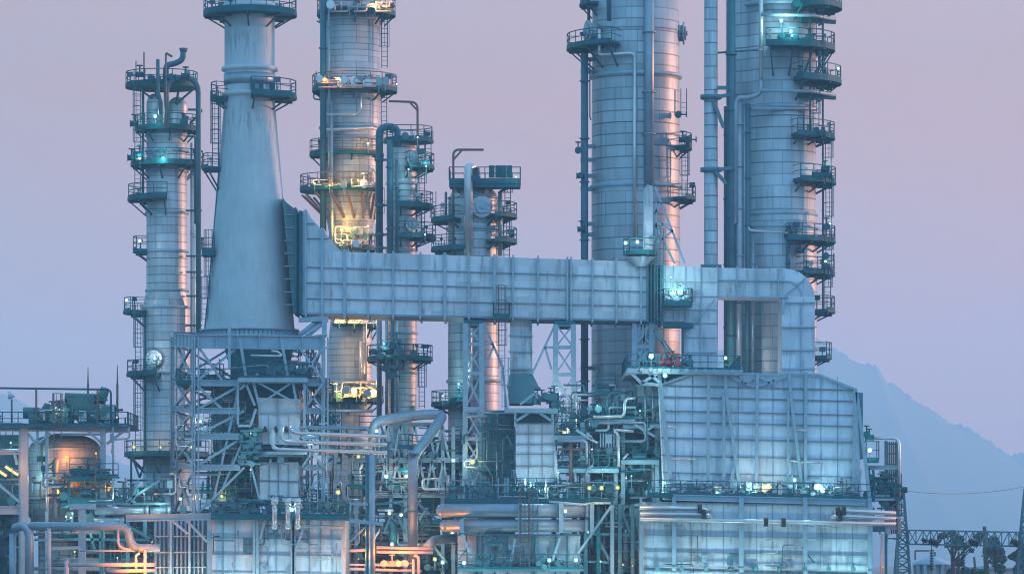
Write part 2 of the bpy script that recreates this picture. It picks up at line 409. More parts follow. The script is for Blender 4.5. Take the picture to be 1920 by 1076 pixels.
def valve(vs, p, s=.25): vs.l.append((V(p), s)); return vs
def fit_valves(t, vs, mat):
    for p, s in vs.l[:96]:
        o = bpy.data.objects.new('valve', valve_mesh(mat)); COL.objects.link(o); o.parent = t.e; o.location = p - t.o
        o.scale = (s, s, s); o.rotation_euler = (RND.choice((0, 0, PI/2)), 0, RND.choice((0, PI/2)))
def xbrace(mb, a, b, c, d, w):
    mb.bar(a, c, w); mb.bar(b, d, w*.95)

CM = None
def clutter(t, x0, x1, y0, y1, Y0, Y1, n, seed, decks=.12, rmax=2.4, mats=None):
    """small-bore pipework, struts, catwalks and ladders packed between the main pieces of a thing"""
    r = random.Random(seed); mats = mats or [M.steel, M.steel, M.light, M.pipe, M.dpipe, M.galv, M.dark, M.rust]
    for i in range(n):
        x, y, Y = r.uniform(x0, x1), r.uniform(y0, y1), r.uniform(Y0, Y1); k = r.random(); m = r.choice(mats)
        cx = lambda q: min(max(q, x0), x1)
        cy = lambda q: min(max(q, y0), y1)
        if k < .42:
            a = (x, y, Y); b = (cx(x + r.choice((-1,1))*r.uniform(10,55)), y, Y); c = (b[0], cy(y + r.choice((-1,1))*r.uniform(8,50)), Y); d = (cx(b[0] + r.choice((-1,1))*r.uniform(6,40)), c[1], Y)
            pts = [q for j, q in enumerate((a,b,c,d)) if True]
            ok = [pts[0]]
            for q in pts[1:]:
                if (at(*q)-at(*ok[-1])).length > .25: ok.append(q)
            if len(ok) > 1: run(t, ok, r.uniform(.8, rmax), m, 'pipe', .3, 8)
        elif k < .62:
            t.p('pipe', MB().tube(at(x, y, Y), at(x, cy(y+r.uniform(15,70)), Y), Ln(r.uniform(.7, rmax), Y), 8), m)
        elif k < .76:
            t.p('strut', MB().bar(at(x, y, Y), at(cx(x+r.uniform(-30,30)), cy(y+r.uniform(10,34)), Y), r.uniform(.08,.18)), r.choice((M.light, M.steel, M.dark)))
        elif k < .76 + decks:
            w = r.uniform(22, 52); a, b = cx(x), cx(x+w)
            if b-a > 12: deck(t, a, b, y, Y-.5, Y+.7, 1.05, .16, 'f', r.choice((M.dark, M.steel, M.light)))
        elif k < .76 + decks + .04: ladder(t, x, y, cy(y+r.uniform(20,45)), Y, False, .5, r.choice((M.dark, M.steel, M.rust)))
        else:
            p = at(x, y, Y); h = r.uniform(.15,.4); t.p('junction_box', MB().box(p.x-h*.7, p.x+h*.7, Y-.15, Y+.15, p.z-h, p.z+h).bar(p, p - V((0,0,h+.6)), .06), r.choice((M.steel, M.pipe, M.light)))
# ================================================================== tall plant
# ---- slim two-vessel column at the far left
Y = 30
t = T('distillation_column', 'slim silver column left of the concrete stack, with a gooseneck vent on top', 'distillation column', 313, Y)
shell(t, 313, Y, [(2,238)] + [(36,240),(38,244),(38.5,545),(45,577)], M.clad)
shell(t, 290, Y-.6, dome(15.5, 176, 196) + [(15.5,196),(15.5,262)], M.clad, 24, 'upper_vessel')
shell(t, 333, Y, dome(18, 182, 200) + [(18,200),(18,262)], M.clad, 24, 'upper_vessel')
bands(t, 313, Y, 38.5, [255, 284, 322, 400, 472, 545], .14); bands(t, 313, Y, 45, [577, 700], .14)
sh = at(313, 240, Y); Rs = Ln(38.5, Y)
for rr, py, a0, a1, br in ((60,160,-180,180,0),(60,241,-180,120,1.0),(68,307,-195,45,1.2),(74,371,-225,-85,1.4),(64,468,-200,-150,.8),(82,583,-212,-142,1.3),(76,700,-205,-100,1.4),(80,850,-210,0,1.5)):
    platform(t, 303 if py == 160 else 313, Y, 68 if py == 160 else rr, py, a0, a1, 0 if py == 160 else (38 if py < 540 else 44), br=br, th=.5)
mb = MB()
for x in (262, 290, 335, 362): mb.bar(at(x, 168, Y-1.5), at(300 if x < 310 else 330, 196, Y-1), .16)
t.p('top_strut', mb, M.dark)
ladder(t, 258, 175, 306, Y-2.4); ladder(t, 258, 318, 366, Y-2.4, False)
ladder(t, 259, 590, 690, Y-2.6); ladder(t, 259, 710, 845, Y-2.6)
for x, p0, p1, r, m in ((268,170,372,2.6,M.dpipe),(359,268,850,2.2,M.pipe),(365,300,850,2.6,M.galv),(272,590,850,2,M.dpipe)): vpipe(t, x, p0, p1, Y-1.2, r, m)
run(t, [(312,240,Y-3.4),(312,146,Y-3.4),(372,146,Y-2.4),(372,640,Y-2.4)], 5.2, M.dpipe, 'overhead_pipe', 2.0, 12)
run(t, [(310,150,Y-2),(312,122,Y-2),(328,120,Y-2),(343,112,Y-2),(344,93,Y-2)], 5.6, M.dpipe, 'vent_pipe', 1.0); t.p('vent_hood', MB().tube(at(344,98,Y-2), at(344,91,Y-2), Ln(6,Y), 14, Ln(8.5,Y)), M.dpipe)
run(t, [(311,240,Y-4),(311,100,Y-4)], 1.8, M.rust, 'vent_pipe')
run(t, [(300,215,Y-4),(300,186,Y-4),(296,172,Y-4),(296,112,Y-4)], 3.4, M.dpipe, 'vent_pipe')
run(t, [(352,206,Y-2),(380,206,Y-2),(372,216,Y-2),(356,232,Y-2)], 2.2, M.dpipe, 'branch_pipe')
run(t, [(350,256,Y-2),(366,256,Y-2),(366,420,Y-2)], 2.0, M.dpipe, 'branch_pipe')
t.p('antenna', MB().bar(at(270,158,Y-2), at(270,98,Y-2), .12).bar(at(255,158,Y-1), at(255,115,Y-1), .1).bar(at(311,100,Y-4), at(323,107,Y-4), .2), M.rust)
vv = VS()
for x, y in ((284,148),(348,143),(322,146),(262,140),(252,232),(262,290),(247,296),(345,230)): valve(vv, at(x, y, Y-3.2), .34)
fit_valves(t, vv, M.dark)
mb = MB()
for py in (395, 480, 510, 555, 610): mb.bar(at(350,py,Y-1), at(378,py,Y-2.2), .16)
t.p('pipe_support', mb, M.dark)
for x, y, c, pw in ((291,219,'c',260),(262,297,'c',120),(306,298,'c',260),(262,452,'w',120),(237,563,'w',160),(290,672,'w',260),(251,838,'y',160),(300,838,'y',260)):
    lamp(t, x, y, Y-3.0, c, pw*.6, .2 if pw > 100 else .15)
manhole(t, at(290,672,Y-2.2), (-.15,-1,0), .75, M.clad)
mb = MB()
for a, b in (((248,856),(262,895)),((262,895),(275,856)),((246,856),(246,1000)),((238,900),(275,900))): mb.bar(at(*a,Y-3), at(*b,Y-3), .18)
t.p('platform_leg', mb, M.dark)

# ---- the concrete stack
Y = 0
st = T('chimney_stack', 'wide tapering concrete chimney standing on the braced steel frame, stained below its collars', 'chimney', 468, Y)
shell(st, 468, Y, [(46,-70),(47,0),(47,190),(51,232),(57,300),(66,402),(78,540),(84.5,618),(84.5,634)], M.conc, 64, ground=False)
for py in (14, 130, 178): 
    c = at(468, py, Y); r = Ln(47, Y)
    st.p('collar', MB().lathe(c.x, c.y, [(r+.01,c.z-.25),(r+.26,c.z-.16),(r+.26,c.z+.12),(r+.01,c.z+.22)], 48), M.conc)
c = at(468, 150, Y); st.p('test_ring', MB().lathe(c.x, c.y, [(Ln(47,Y)+.012,c.z-.5),(Ln(47,Y)+.07,c.z-.5),(Ln(47,Y)+.07,c.z+.45),(Ln(47,Y)+.012,c.z+.45)], 48), M.pipe)
platform(st, 469, Y, 88, 24, -180, 180, 47, .55, 1.1, 1.0)
platform(st, 468, Y, 89, 180, -84, 30, 47, .5, 1.2, 1.0)
platform(st, 468, Y, 74, 184, 150, 215, 47, .4, 1.2, .8)
platform(st, 456, Y, 78, 315, 168, 215, 50, .3, 1.1, 1.8)
platform(st, 452, Y, 66, 602, 165, 215, 60, .3, 1.1, .6)
mb = MB()
for px, p0, p1, k in ((404,192,310,0),):
    for q in (-.25, .25): mb.bar((at(px+4,p0,0).x+q, -1.6, at(px,p0,0).z), (at(px,p1,0).x+q, -1.6, at(px,p1,0).z), .08)
ladder(st, 404, 192, 312, -1.4); ladder(st, 392, 452, 560, -1.4); ladder(st, 384, 540, 602, -1.5)
deck(st, 378, 402, 468, -2.2, .5, 1.0, .5, 'fl')
run(st, [(410,190,-1),(410,330,-1),(398,480,-1),(384,618,-1)], 1.6, M.dark, 'conduit')
c = at(468, 620, Y); mb = MB(); r0 = Ln(84.5, Y)
mb.lathe(c.x, c.y, [(r0+.01,c.z-.08),(r0+.42,c.z-.08),(r0+.42,c.z+.08),(r0+.01,c.z+.08)], 64)
for k in range(64):
    a = 2*PI*k/64; mb.bar((c.x+(r0+.16)*math.cos(a), (r0+.16)*math.sin(a), c.z-.08), (c.x+(r0+.16)*math.cos(a), (r0+.16)*math.sin(a), c.z-.5), .3, .06)
mb.lathe(c.x, c.y, [(r0+.01,c.z-.62),(r0+.5,c.z-.62),(r0+.5,c.z-.5),(r0+.01,c.z-.5)], 64)
st.p('base_ring', mb, M.light)
mb = MB()
for a in (-80, -62, -30): 
    q = math.radians(a); p = V((c.x+ (Ln(47,Y)+.25)*math.cos(q), (Ln(47,Y)+.25)*math.sin(q), at(0,168,0).z)); mb.box(p.x-.18, p.x+.18, p.y-.15, p.y+.2, p.z-.3, p.z+.5)
st.p('gas_sampler', mb, M.dark)

# ---- tower with the yellow lit platforms
Y = 27
t = T('distillation_column', 'tall silver tower behind the duct whose ring platforms glow yellow, beside the concrete stack', 'distillation column', 657, Y)
shell(t, 657, Y, [(56,-70),(56.5,340),(55,352),(40,438),(37,470),(37,600),(41,640)], M.clad3)
bands(t, 657, Y, 56.5, [40, 150, 186, 240, 262], .12)
for cx, rr, py, a0, a1, rin, br in ((668,74,24,-180,180,52,.9),(665,80,166,-180,180,52,.9),(650,70,288,-180,120,50,.8),(640,78,353,-180,180,48,0),(660,44,464,-180,180,30,.5),(666,46,608,-180,180,30,1.2),(650,70,748,-180,60,38,1.2)):
    platform(t, cx, Y, rr, py, a0, a1, rin, .6 if py in (166,24,353) else .5, br=br, rmat=M.rust)
mb = MB(); c = at(640, 360, Y)
for a in range(-175, 185, 24):
    q = math.radians(a); mb.bar((c.x+Ln(74,Y)*math.cos(q), Y+Ln(74,Y)*math.sin(q), c.z-.3), (at(657,0,Y).x+Ln(45,Y)*math.cos(q), Y+Ln(45,Y)*math.sin(q), at(0,412,Y).z), .17)
t.p('knee_brace', mb, M.rust)
vpipe(t, 606, -60, 440, Y-2.6, 6, M.dpipe); vpipe(t, 617, 0, 345, Y-3.0, 2.5, M.pipe); vpipe(t, 622, 190, 470, Y-3.1, 3, M.pipe)
vpipe(t, 684, 480, 760, Y-2.8, 4, M.galv); vpipe(t, 676, 640, 745, Y-2.5, 3, M.galv)
ladder(t, 721, 38, 128, Y-1.5); ladder(t, 720, 178, 240, Y-1.5, False); ladder(t, 712, 372, 440, Y-1.5)
for pts, r in (([(612,215,Y-3.2),(668,215,Y-3.2),(676,205,Y-3.2),(676,178,Y-3.2)],2.4), ([(612,244,Y-3.2),(700,240,Y-2.6)],3), ([(690,345,Y-3.4),(704,345,Y-3.4),(704,325,Y-3.4),(694,312,Y-3.4)],3.2)):
    run(t, pts, r, M.galv, 'branch_pipe')
run(t, [(700,100,Y-1),(702,160,Y-1)], 2.2, M.pipe, 'branch_pipe'); run(t, [(594,30,Y-1),(601,26,Y-1),(601,44,Y-1),(594,40,Y-1)], 1.4, M.dark, 'lifting_lug', .3); run(t, [(604,180,Y-1),(588,176,Y-1),(588,186,Y-1),(604,188,Y-1)], 1.4, M.dark, 'lifting_lug', .3)
for x, y, c, pw in ((633,150,'y',330),(607,152,'o',120),(703,12,'y',300),(730,12,'o',200),(744,158,'w',0),(690,270,'y',360),(590,345,'y',180),(618,348,'y',240),(672,340,'y',300),(640,432,'y',700),(690,425,'y',400),(640,452,'y',200),(636,598,'y',600),(664,598,'y',500),(700,596,'w',200),(590,740,'o',240),(632,735,'y',380),(668,735,'y',420),(700,737,'y',260)):
    lamp(t, x, y, Y-4.4 if y != 432 else Y-3.4, c, pw*1.05, .15, off=.2)
vv = VS()
for x, y in ((646,152),(664,152),(600,150),(690,156),(683,345),(640,158),(610,738),(650,732),(690,738),(668,458),(650,595),(684,598),(700,738),(620,10),(715,14)):
    valve(vv, at(x, y, Y-3.9), .4)
fit_valves(t, vv, M.galv)

WM = [M.galv, M.pinkish, M.light, M.galv, M.clad3]
clutter(t, 626, 704, 588, 606, Y-4.2, Y-3.0, 26, 31, 0, 2.6, WM); clutter(t, 584, 704, 716, 746, Y-4.4, Y-3.0, 46, 32, .05, 3.2, WM)
clutter(t, 588, 735, 146, 164, Y-4.6, Y-4.0, 16, 33, 0, 1.8, WM); clutter(t, 620, 738, 4, 22, Y-4.4, Y-3.6, 18, 34, 0, 2, WM); clutter(t, 575, 700, 334, 350, Y-4.4, Y-3.6, 14, 35, 0, 2, WM); clutter(t, 628, 690, 425, 460, Y-3.2, Y-2.4, 18, 36, 0, 2.2, WM)
for x0, x1, y0, y1 in ((628,646,592,606),(652,668,590,606),(600,612,730,746),(645,668,728,744)): t.p('instrument_cabinet', MB().pbox(x0, x1, y0, y1, Y-4.0, Y-3.2), M.galv)

# ---- thin column with the arched overhead line
Y = 20
t = T('distillation_column', 'thin column with an arched dark overhead pipe, second tower right of the stack', 'distillation column', 753, Y)
shell(t, 753, Y, dome(27, 262, 282) + [(28,282),(28.5,620)], M.clad3, 36)
bands(t, 753, Y, 28.5, [345, 378, 470, 545, 625, 700], .12)
run(t, [(711,478,Y-1),(711,238,Y-1),(746,238,Y-1),(746,275,Y-1)], 7, M.dpipe, 'overhead_pipe', 1.25, 14)
run(t, [(711,478,Y-1),(711,800,Y-1)], 5, M.pipe, 'overhead_pipe')
vpipe(t, 731, 262, 480, Y-2.3, 6, M.dpipe); vpipe(t, 744, 300, 470, Y-2.4, 3, M.dpipe); vpipe(t, 736, 590, 790, Y-2.2, 3.2, M.dpipe); vpipe(t, 725, 590, 790, Y-2.2, 3, M.pipe); vpipe(t, 745, 600, 790, Y-2.3, 2.5, M.galv)
mb = MB(); 
for y in (300, 385, 440, 465): mb.bar(at(711,y,Y-1), at(735,y,Y-2), .2).tube(at(711,y-3,Y-1), at(711,y+3,Y-1), Ln(9,Y), 12)
t.p('pipe_support', mb, M.dpipe)
for cx, rr, py, a0, a1, br in ((765,48,263,-180,180,0),(753,62,313,-75,60,.8),(753,60,386,-95,55,.7),(753,65,444,-95,50,.7),(750,62,672,-180,70,.8)):
    platform(t, cx, Y, rr, py, a0, a1, 0 if py == 263 else 28, .4, 1.15, br)
for p0, p1 in ((272,310),(322,384),(394,440),(682,765)): ladder(t, 791, p0, p1, Y-1.0)
ladder(t, 803, 266, 310, Y-.8)
run(t, [(783,315,Y-1.5),(783,192,Y-1.5),(729,190,Y-1.5)], 2.2, M.rust, 'davit', .6); t.p('davit_strut', MB().bar(at(783,208,Y-1.5), at(767,191,Y-1.5), .16), M.rust)
run(t, [(781,345,Y-1.5),(781,470,Y-1.5)], 2, M.dark, 'branch_pipe'); run(t, [(790,398,Y-2),(790,420,Y-2),(790,452,Y-2),(776,456,Y-2)], 1.6, M.dark, 'branch_pipe')
manhole(t, at(772,297,Y-1.5), (.45,-1,0), .62, M.clad); manhole(t, at(770,421,Y-1.6), (.45,-1,0), .62, M.clad)
vv = VS()
for x, y in ((760,255),(798,305),(722,655),(736,648),(748,655),(715,668),(730,670),(744,640),(775,662),(722,690),(740,690),(733,705),(700,660)): valve(vv, at(x, y, Y-3), .33)
fit_valves(t, vv, M.dpipe)
for x, y, c, pw in ((783,258,'w',60),(799,312,'c',110),(766,318,'c',110),(720,645,'c',120),(797,440,'w',50),(772,560,'w',0)): lamp(t, x, y, Y-3, c, pw, .15)

# ---- short fat drum with the silver overhead pipe
Y = 18
t = T('reflux_drum_column', 'short wide domed column behind the duct, a thick pale pipe up its front', 'distillation column', 888, Y)
shell(t, 888, Y, dome(47, 343, 378) + [(47.5,378),(48,620)], M.clad, 44)
bands(t, 888, Y, 48, [430, 600, 715], .16); bands(t, 888, Y, 47, [372], .1)
run(t, [(878,480,Y-3.4),(878,312,Y-3.4),(892,316,Y-2.6),(894,350,Y-1.4)], 8.5, M.galv, 'overhead_pipe', .8, 16)
run(t, [(878,480,Y-3.4),(878,830,Y-3.4)], 8, M.pipe, 'overhead_pipe', n=14)
deck(t, 842, 976, 338, Y-3.2, Y+2.6, 1.15, .3, 'fblr')
mb = MB(); 
for x, q in ((850,862),(868,872),(905,905),(925,918),(960,934),(972,934)): mb.bar(at(x,345,Y-2.6), at(q,362,Y-2.0), .14)
mb.bar(at(842,347,Y-3), at(976,347,Y-3), .25, .4); t.p('deck_strut', mb, M.dark)
mb = MB()
for x in (922, 934, 944, 955): mb.box(at(x,0,Y-3).x-.25, at(x,0,Y-3).x+.25, Y-2.8, Y-2.2, at(0,338,Y).z, at(0,316,Y).z)
t.p('instrument_box', mb, M.dark)
run(t, [(850,560,Y-2.8),(850,281,Y-2.8),(907,281,Y-2.8)], 2.3, M.rust, 'davit', .5); t.p('davit_strut', MB().bar(at(850,300,Y-2.8), at(866,282,Y-2.8), .16), M.rust)
manhole(t, at(902,388,Y-2.5), (.2,-1,0), .95, M.clad)
for rr, py, a0, a1 in ((80,412,-200,-120),(80,467,-205,-95),(82,405,-60,40),(82,452,-60,40),(80,757,-215,-110)): platform(t, 888, Y, rr, py, a0, a1, 47, .4, 1.1, .7)
ladder(t, 952, 345, 402, Y-.6); ladder(t, 950, 412, 500, Y-.6); ladder(t, 843, 425, 466, Y-1.0, False); ladder(t, 812, 378, 410, Y-1, False); ladder(t, 828, 470, 495, Y-1, False)
vpipe(t, 836, 360, 412, Y-1.0, 2.5, M.dpipe); vpipe(t, 938, 360, 480, Y-1.6, 4, M.pipe)
vv = VS()
for x, y in ((893,334),(868,752),(860,745),(850,752)): valve(vv, at(x, y, Y-3.4), .35)
fit_valves(t, vv, M.dark)
for x, y, c, pw in ((968,332,'w',60),(860,720,'c',300),(874,700,'c',160),(830,742,'w',60)): lamp(t, x, y, Y-3.6, c, pw, .16)

# ---- the fattest column, middle right
Y = 14
t = T('distillation_column', 'fattest silver column, left of the slim lone riser, thick pipe down its front', 'distillation column', 1192, Y)
shell(t, 1192, Y, [(81,-90),(82,140),(83,350),(83,700)], M.clad2, 60)
bands(t, 1192, Y, 83, [145, 352], .2); bands(t, 1192, Y, 82, [-10, 60], .06)
vpipe(t, 1217, -90, 350, Y-4.0, 9.5, M.pipe, 'downpipe'); run(t, [(1190,98,Y-4.2),(1190,445,Y-4.2)], 3.6, M.galv, 'branch_pipe')
run(t, [(1124,56,Y-4.0),(1124,96,Y-4.0),(1124,103,Y-4.2),(1190,100,Y-4.2),(1190,120,Y-4.2)], 3.4, M.galv, 'branch_pipe', .5)
run(t, [(1142,-80,Y-3.9),(1142,40,Y-3.9)], 4.5, M.dpipe, 'branch_pipe')
platform(t, 1192, Y, 130, 90, -192, -112, 82, .4, 1.15, 1.8, 25); platform(t, 1192, Y, 106, 8, -190, -150, 82, .4, 1.1, 1)
vpipe(t, 1096, 100, 850, Y-2, 7, M.dpipe, 'downpipe'); vpipe(t, 1104, -80, 100, Y-1, 3, M.dark); run(t, [(1106,110,Y-2.2),(1106,220,Y-2.2),(1108,225,Y-2)], 1.2, M.dark, 'conduit')
mb = MB()
for y in (112, 135, 275, 300, 330, 355, 420, 440, 520, 690, 740, 780): mb.bar(at(1090,y,Y-2), at(1115,y,Y-1), .25, .35)
t.p('pipe_support', mb, M.light)
manhole(t, at(1108,60,Y-2), (-1,-.35,0), 1.0, M.clad2); manhole(t, at(1276,63,Y), (1,-.1,0), 1.0, M.clad2)
platform(t, 1192, Y, 106, 276, -28, 18, 82, .4, 1.1, .8, 20); platform(t, 1192, Y, 113, 373, -35, 15, 82, .35, 1.1, .7, 20)
ladder(t, 1284, 285, 370, Y-2.2); ladder(t, 1282, 186, 215, Y-1.6, False)
vv = VS()
for x, y in ((1280,262),(1290,262),(1272,215),(1084,282),(1088,330),(1222,325),(1090,430)): valve(vv, at(x, y, Y-2.6), .3)
fit_valves(t, vv, M.dark)
run(t, [(1150,758,Y-4),(1190,758,Y-4),(1196,745,Y-4)], 3, M.dpipe, 'branch_pipe')

# ---- slim riser between the two fat columns
Y = 4
t = T('vertical_riser', 'slim clad riser standing alone between the two fattest columns, with clamp ledges', 'riser pipe', 1333, Y)
shell(t, 1333, Y, [(12.5,-80),(13,600)], M.clad2, 24)
mb = MB()
for y in (182, 318, 500):
    p = at(1333, y, Y); mb.lathe(p.x, p.y, [(Ln(12,Y),p.z-.2),(Ln(20,Y),p.z-.2),(Ln(20,Y),p.z+.15),(Ln(12,Y),p.z+.15)], 20)
t.p('clamp_ring', mb, M.steel)
mb = MB()
for a, b in (((1338,190),(1357,240)),((1345,182),(1368,178)),((1340,320),(1362,345)),((1348,318),(1372,315)),((1345,165),(1365,165))): mb.bar(at(*a,Y-.6), at(*b,Y-.6), .3)
t.p('guide_arm', mb, M.steel)

# ---- right-hand column with stacked side platforms
Y = 8
t = T('distillation_column', 'rightmost fat column with caged ladders and dark platforms stacked up its right edge', 'distillation column', 1462, Y)
shell(t, 1462, Y, [(67,-90),(68,400),(70,404),(70,700)], M.clad2, 60)
shell(t, 1416, Y+1.2, [(55,-80),(55,190),(54,202)], M.clad2, 48, 'upper_vessel')
bands(t, 1462, Y, 68, [12, 205, 404, 428, 655], .16)
for x, p0, p1, r, m in ((1371,-80,800,8,M.dpipe),(1386,180,800,6.5,M.pipe),(1402,195,800,5,M.dpipe),(1396,200,560,2.4,M.pipe),(1427,-80,175,4.2,M.galv),(1360,200,700,3,M.dpipe),(1412,440,700,2.6,M.pipe),(1478,440,520,4,M.dpipe)):
    vpipe(t, x, p0, p1, Y-3.4 if x > 1366 else Y-1, r, m)
run(t, [(1427,150,Y-3.5),(1427,175,Y-3.5),(1405,184,Y-3.6),(1379,184,Y-3.6),(1379,420,Y-3.6)], 5, M.pipe, 'branch_pipe', .6)
for y in (28, 170):
    run(t, [(1427,y,Y-3.9),(1520,y+1,Y-3.7),(1566,y+9,Y-1.5)], 3.4, M.light, 'ring_pipe', .5)
    t.p('ring_arm', MB().bar(at(1535,y+20,Y-2.4), at(1560,y+6,Y-1.8), .16).bar(at(1500,y+8,Y-3), at(1566,y+12,Y-1.5), .3, .5), M.dark)
run(t, [(1340,100,Y-3),(1432,93,Y-3.4)], 2, M.dpipe, 'branch_pipe'); run(t, [(1408,204,Y-3.7),(1530,204,Y-2.6)], 4, M.pipe, 'ring_pipe')
run(t, [(1400,408,Y-3.4),(1405,432,Y-3.6),(1478,437,Y-3.8)], 2, M.galv, 'branch_pipe')
for rr, py, a0, a1, br in ((117,12,-75,25,1.2),(104,90,-108,25,2.4),(116,152,-72,30,1.6),(104,257,-75,20,.6),(106,341,-72,20,.8),(105,451,-85,20,.9),(104,512,-68,20,.8),(104,582,-35,15,.7),(98,668,-30,12,.6)):
    platform(t, 1462, Y, rr, py, a0, a1, 67, .6 if py < 200 else .45, 1.15, br, 26)
for p0, p1, x in ((20,86,1536),(98,150,1540),(160,255,1530),(266,338,1553),(350,448,1554),(460,510,1554),(520,580,1552),(-70,10,1540)): ladder(t, x, p0, p1, Y-2.6)
vpipe(t, 1543, -60, 580, Y-2.0, 1.8, M.dark); vpipe(t, 1519, 20, 255, Y-3.2, 1.8, M.dark); vpipe(t, 1507, 205, 256, Y-3.5, 1.8, M.dark)
run(t, [(1536,86,Y-2.8),(1538,126,Y-2.8),(1548,128,Y-2.8),(1548,150,Y-2.8)], 2.6, M.dpipe, 'branch_pipe', .4)
manhole(t, at(1491,424,Y-2.9), (.3,-1,0), .62, M.clad2)
vv = VS()
for x, y in ((1466,70),(1476,78),(1490,72),(1505,78),(1516,70),(1525,80),(1500,140),(1512,142),(1530,245),(1540,250),(1515,250),(1547,318),(1552,328),(1540,330),(1530,328),(1478,440),(1550,425),(1548,480),(1500,470),(1512,505),(1548,500),(1512,8),(1530,4)): valve(vv, at(x, y, Y-3.4), .3)
fit_valves(t, vv, M.dark)
for x, y, c, pw in ((1465,40,'c',420),(1483,60,'c',240),(1572,129,'w',30),(1552,312,'w',60),(1556,420,'w',20),(1548,490,'w',20)): lamp(t, x, y, Y-4.2 if x < 1500 else Y-2, c, pw, .17)

# ================================================================== flue gas duct
Y0, Y1 = -3.5, 2.5
t = T('flue_gas_duct', 'huge grey ribbed duct running from the concrete stack to the biggest furnace', 'duct', 900, Y0)
t.p('stack_inlet', MB().prism([(529,368),(536,379),(552,391),(552,586),(549,586)], Y0+.2, Y1-.2), M.corr)
t.p('expansion_joint', MB().prism([(552,388),(556,390),(556,589),(552,588)], Y0-.2, Y1).prism([(556,398),(561,401),(561,585),(556,584)], Y0+.35, Y1-.4).prism([(561,394),(567,396),(567,590),(561,589)], Y0-.2, Y1), M.dark)
body = [(567,396),(570,394),(640,472),(1212,491),(1212,601),(567,588)]
t.p('main_body', MB().prism(body, Y0, Y1), M.duct)
top = lambda x: 472 + 19*(x-640)/572 if x > 640 else 394 + 78*(x-570)/70
bot = lambda x: 588 + 13*(x-567)/645
mb = MB()
for x in (573, 604, 646, 690, 737, 788, 834, 879, 927, 962, 1009, 1064, 1071, 1111, 1156, 1202):
    w = 2.6 if x in (604, 646, 834, 927) else 1.6
    for ya, yb, Ya, Yb in ((top(x)-4, bot(x)+5, Y0-.28, Y0-.003), (top(x)-5, top(x)-.2, Y0, Y1), (bot(x)+.2, bot(x)+6, Y0, Y1)): mb.prism([(x-w,ya),(x+w,ya+.1),(x+w,yb+.1),(x-w,yb)], Ya, Yb)
t.p('stiffener_rib', mb, M.light); mb = MB()
for f in (.26, .505, .755):
    for x0, x1 in ((573,1212),):
        ya = lambda x: 472+19*(x-640)/572 + f*(bot(x)-472-19*(x-640)/572)
        mb.prism([(x0,ya(x0)-.9),(x1,ya(x1)-.9),(x1,ya(x1)+.9),(x0,ya(x0)+.9)], Y0-.16, Y0-.004)
for y in (418, 446): mb.prism([(574,y),(590 if y < 420 else 616,y+.4),(590 if y < 420 else 616,y+2),(574,y+1.6)], Y0-.16, Y0-.004)
mb.prism([(567,586),(1212,599),(1212,602.5),(567,589.5)], Y0-.2, Y1+.1)
for k in range(8): mb.prism([(533,402+k*24),(552,402+k*24),(552,404+k*24),(533,404+k*24)], Y0+.02, Y0+.19)
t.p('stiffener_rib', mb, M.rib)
mb = MB().prism([(1212,493),(1216,493),(1216,604),(1212,604)], Y0-.25, Y1+.2).prism([(1238,497),(1243,497),(1243,606),(1238,606)], Y0-.25, Y1+.2)
for x in (1220, 1226, 1232): mb.prism([(x,492),(x+2,492),(x+2,608),(x,608)], Y0-.1, Y0+.1)
t.p('damper_frame', mb, M.steel); t.p('damper', MB().prism([(1216,496),(1238,497),(1238,602),(1216,601)], Y0+.3, Y1-.2), M.dark)
t.p('junction_box', MB().prism([(1243,498),(1345,502),(1345,690),(1283,690),(1283,603),(1243,602)], Y0, Y1), M.duct)
t.p('crossover', MB().prism([(1345,502),(1476,504),(1476,556),(1345,555)], Y0+.3, Y1-.3), M.duct)
arc = [(1473+55*math.sin(PI/2*k/10), 560-56*math.cos(PI/2*k/10)) for k in range(11)]
t.p('elbow', MB().prism([(1476,504)] + arc[1:] + [(1528,566),(1466,566),(1466,556),(1476,556)], Y0+.3, Y1-.3), M.duct)
t.p('downcomer', MB().prism([(1466,566),(1528,566),(1528,706),(1466,706)], Y0+.3, Y1-.3), M.duct)
mb = MB()
for x in (1345, 1382, 1419, 1460): mb.prism([(x-1,499),(x+1,499),(x+1,559),(x-1,559)], Y0+.02, Y0+.29)
mb.prism([(1345,524),(1476,526),(1476,528),(1345,526)], Y0+.1, Y0+.29); mb.prism([(1345,554.5),(1478,555.5),(1478,558),(1345,557)], Y0+.0, Y0+.29)
for y in (566, 612, 655, 690): mb.prism([(1463,y),(1531,y),(1531,y+2),(1463,y+2)], Y0+.02, Y0+.29)
mb.prism([(1501,566),(1503,566),(1503,700),(1501,700)], Y0+.12, Y0+.29)
for r in (28,):
    for k in range(8):
        a, b = PI/2*k/8, PI/2*(k+1)/8; mb.bar(at(1475+r*math.sin(a), 555-r*math.cos(a)+0, Y0+.2), at(1475+r*math.sin(b), 555-r*math.cos(b), Y0+.2), .09)
mb.bar(at(1470,556,Y0+.2), at(1513,520,Y0+.2), .09); 
mb.prism([(1466,562),(1474,562),(1470,588),(1467,588)], Y0-.1, Y0+.29)
for y in (528, 555, 580, 605, 632, 660): mb.prism([(1245 if y < 600 else 1283,y),(1345,y),(1345,y+1.4),(1245 if y < 600 else 1283,y+1.4)], Y0-.12, Y0-.004)
for x in (1262, 1285, 1313): mb.prism([(x,498),(x+1.4,498),(x+1.4,690 if x > 1282 else 600),(x,690 if x > 1282 else 600)], Y0-.14, Y0-.003)
mb.bar(at(1288,620,Y0-.3), at(1340,562,Y0-.3), .14)
t.p('stiffener_rib', mb, M.light)
deck(t, 1244, 1298, 567, Y0-2.2, Y0-.2, 1.15, .3, 'flr')
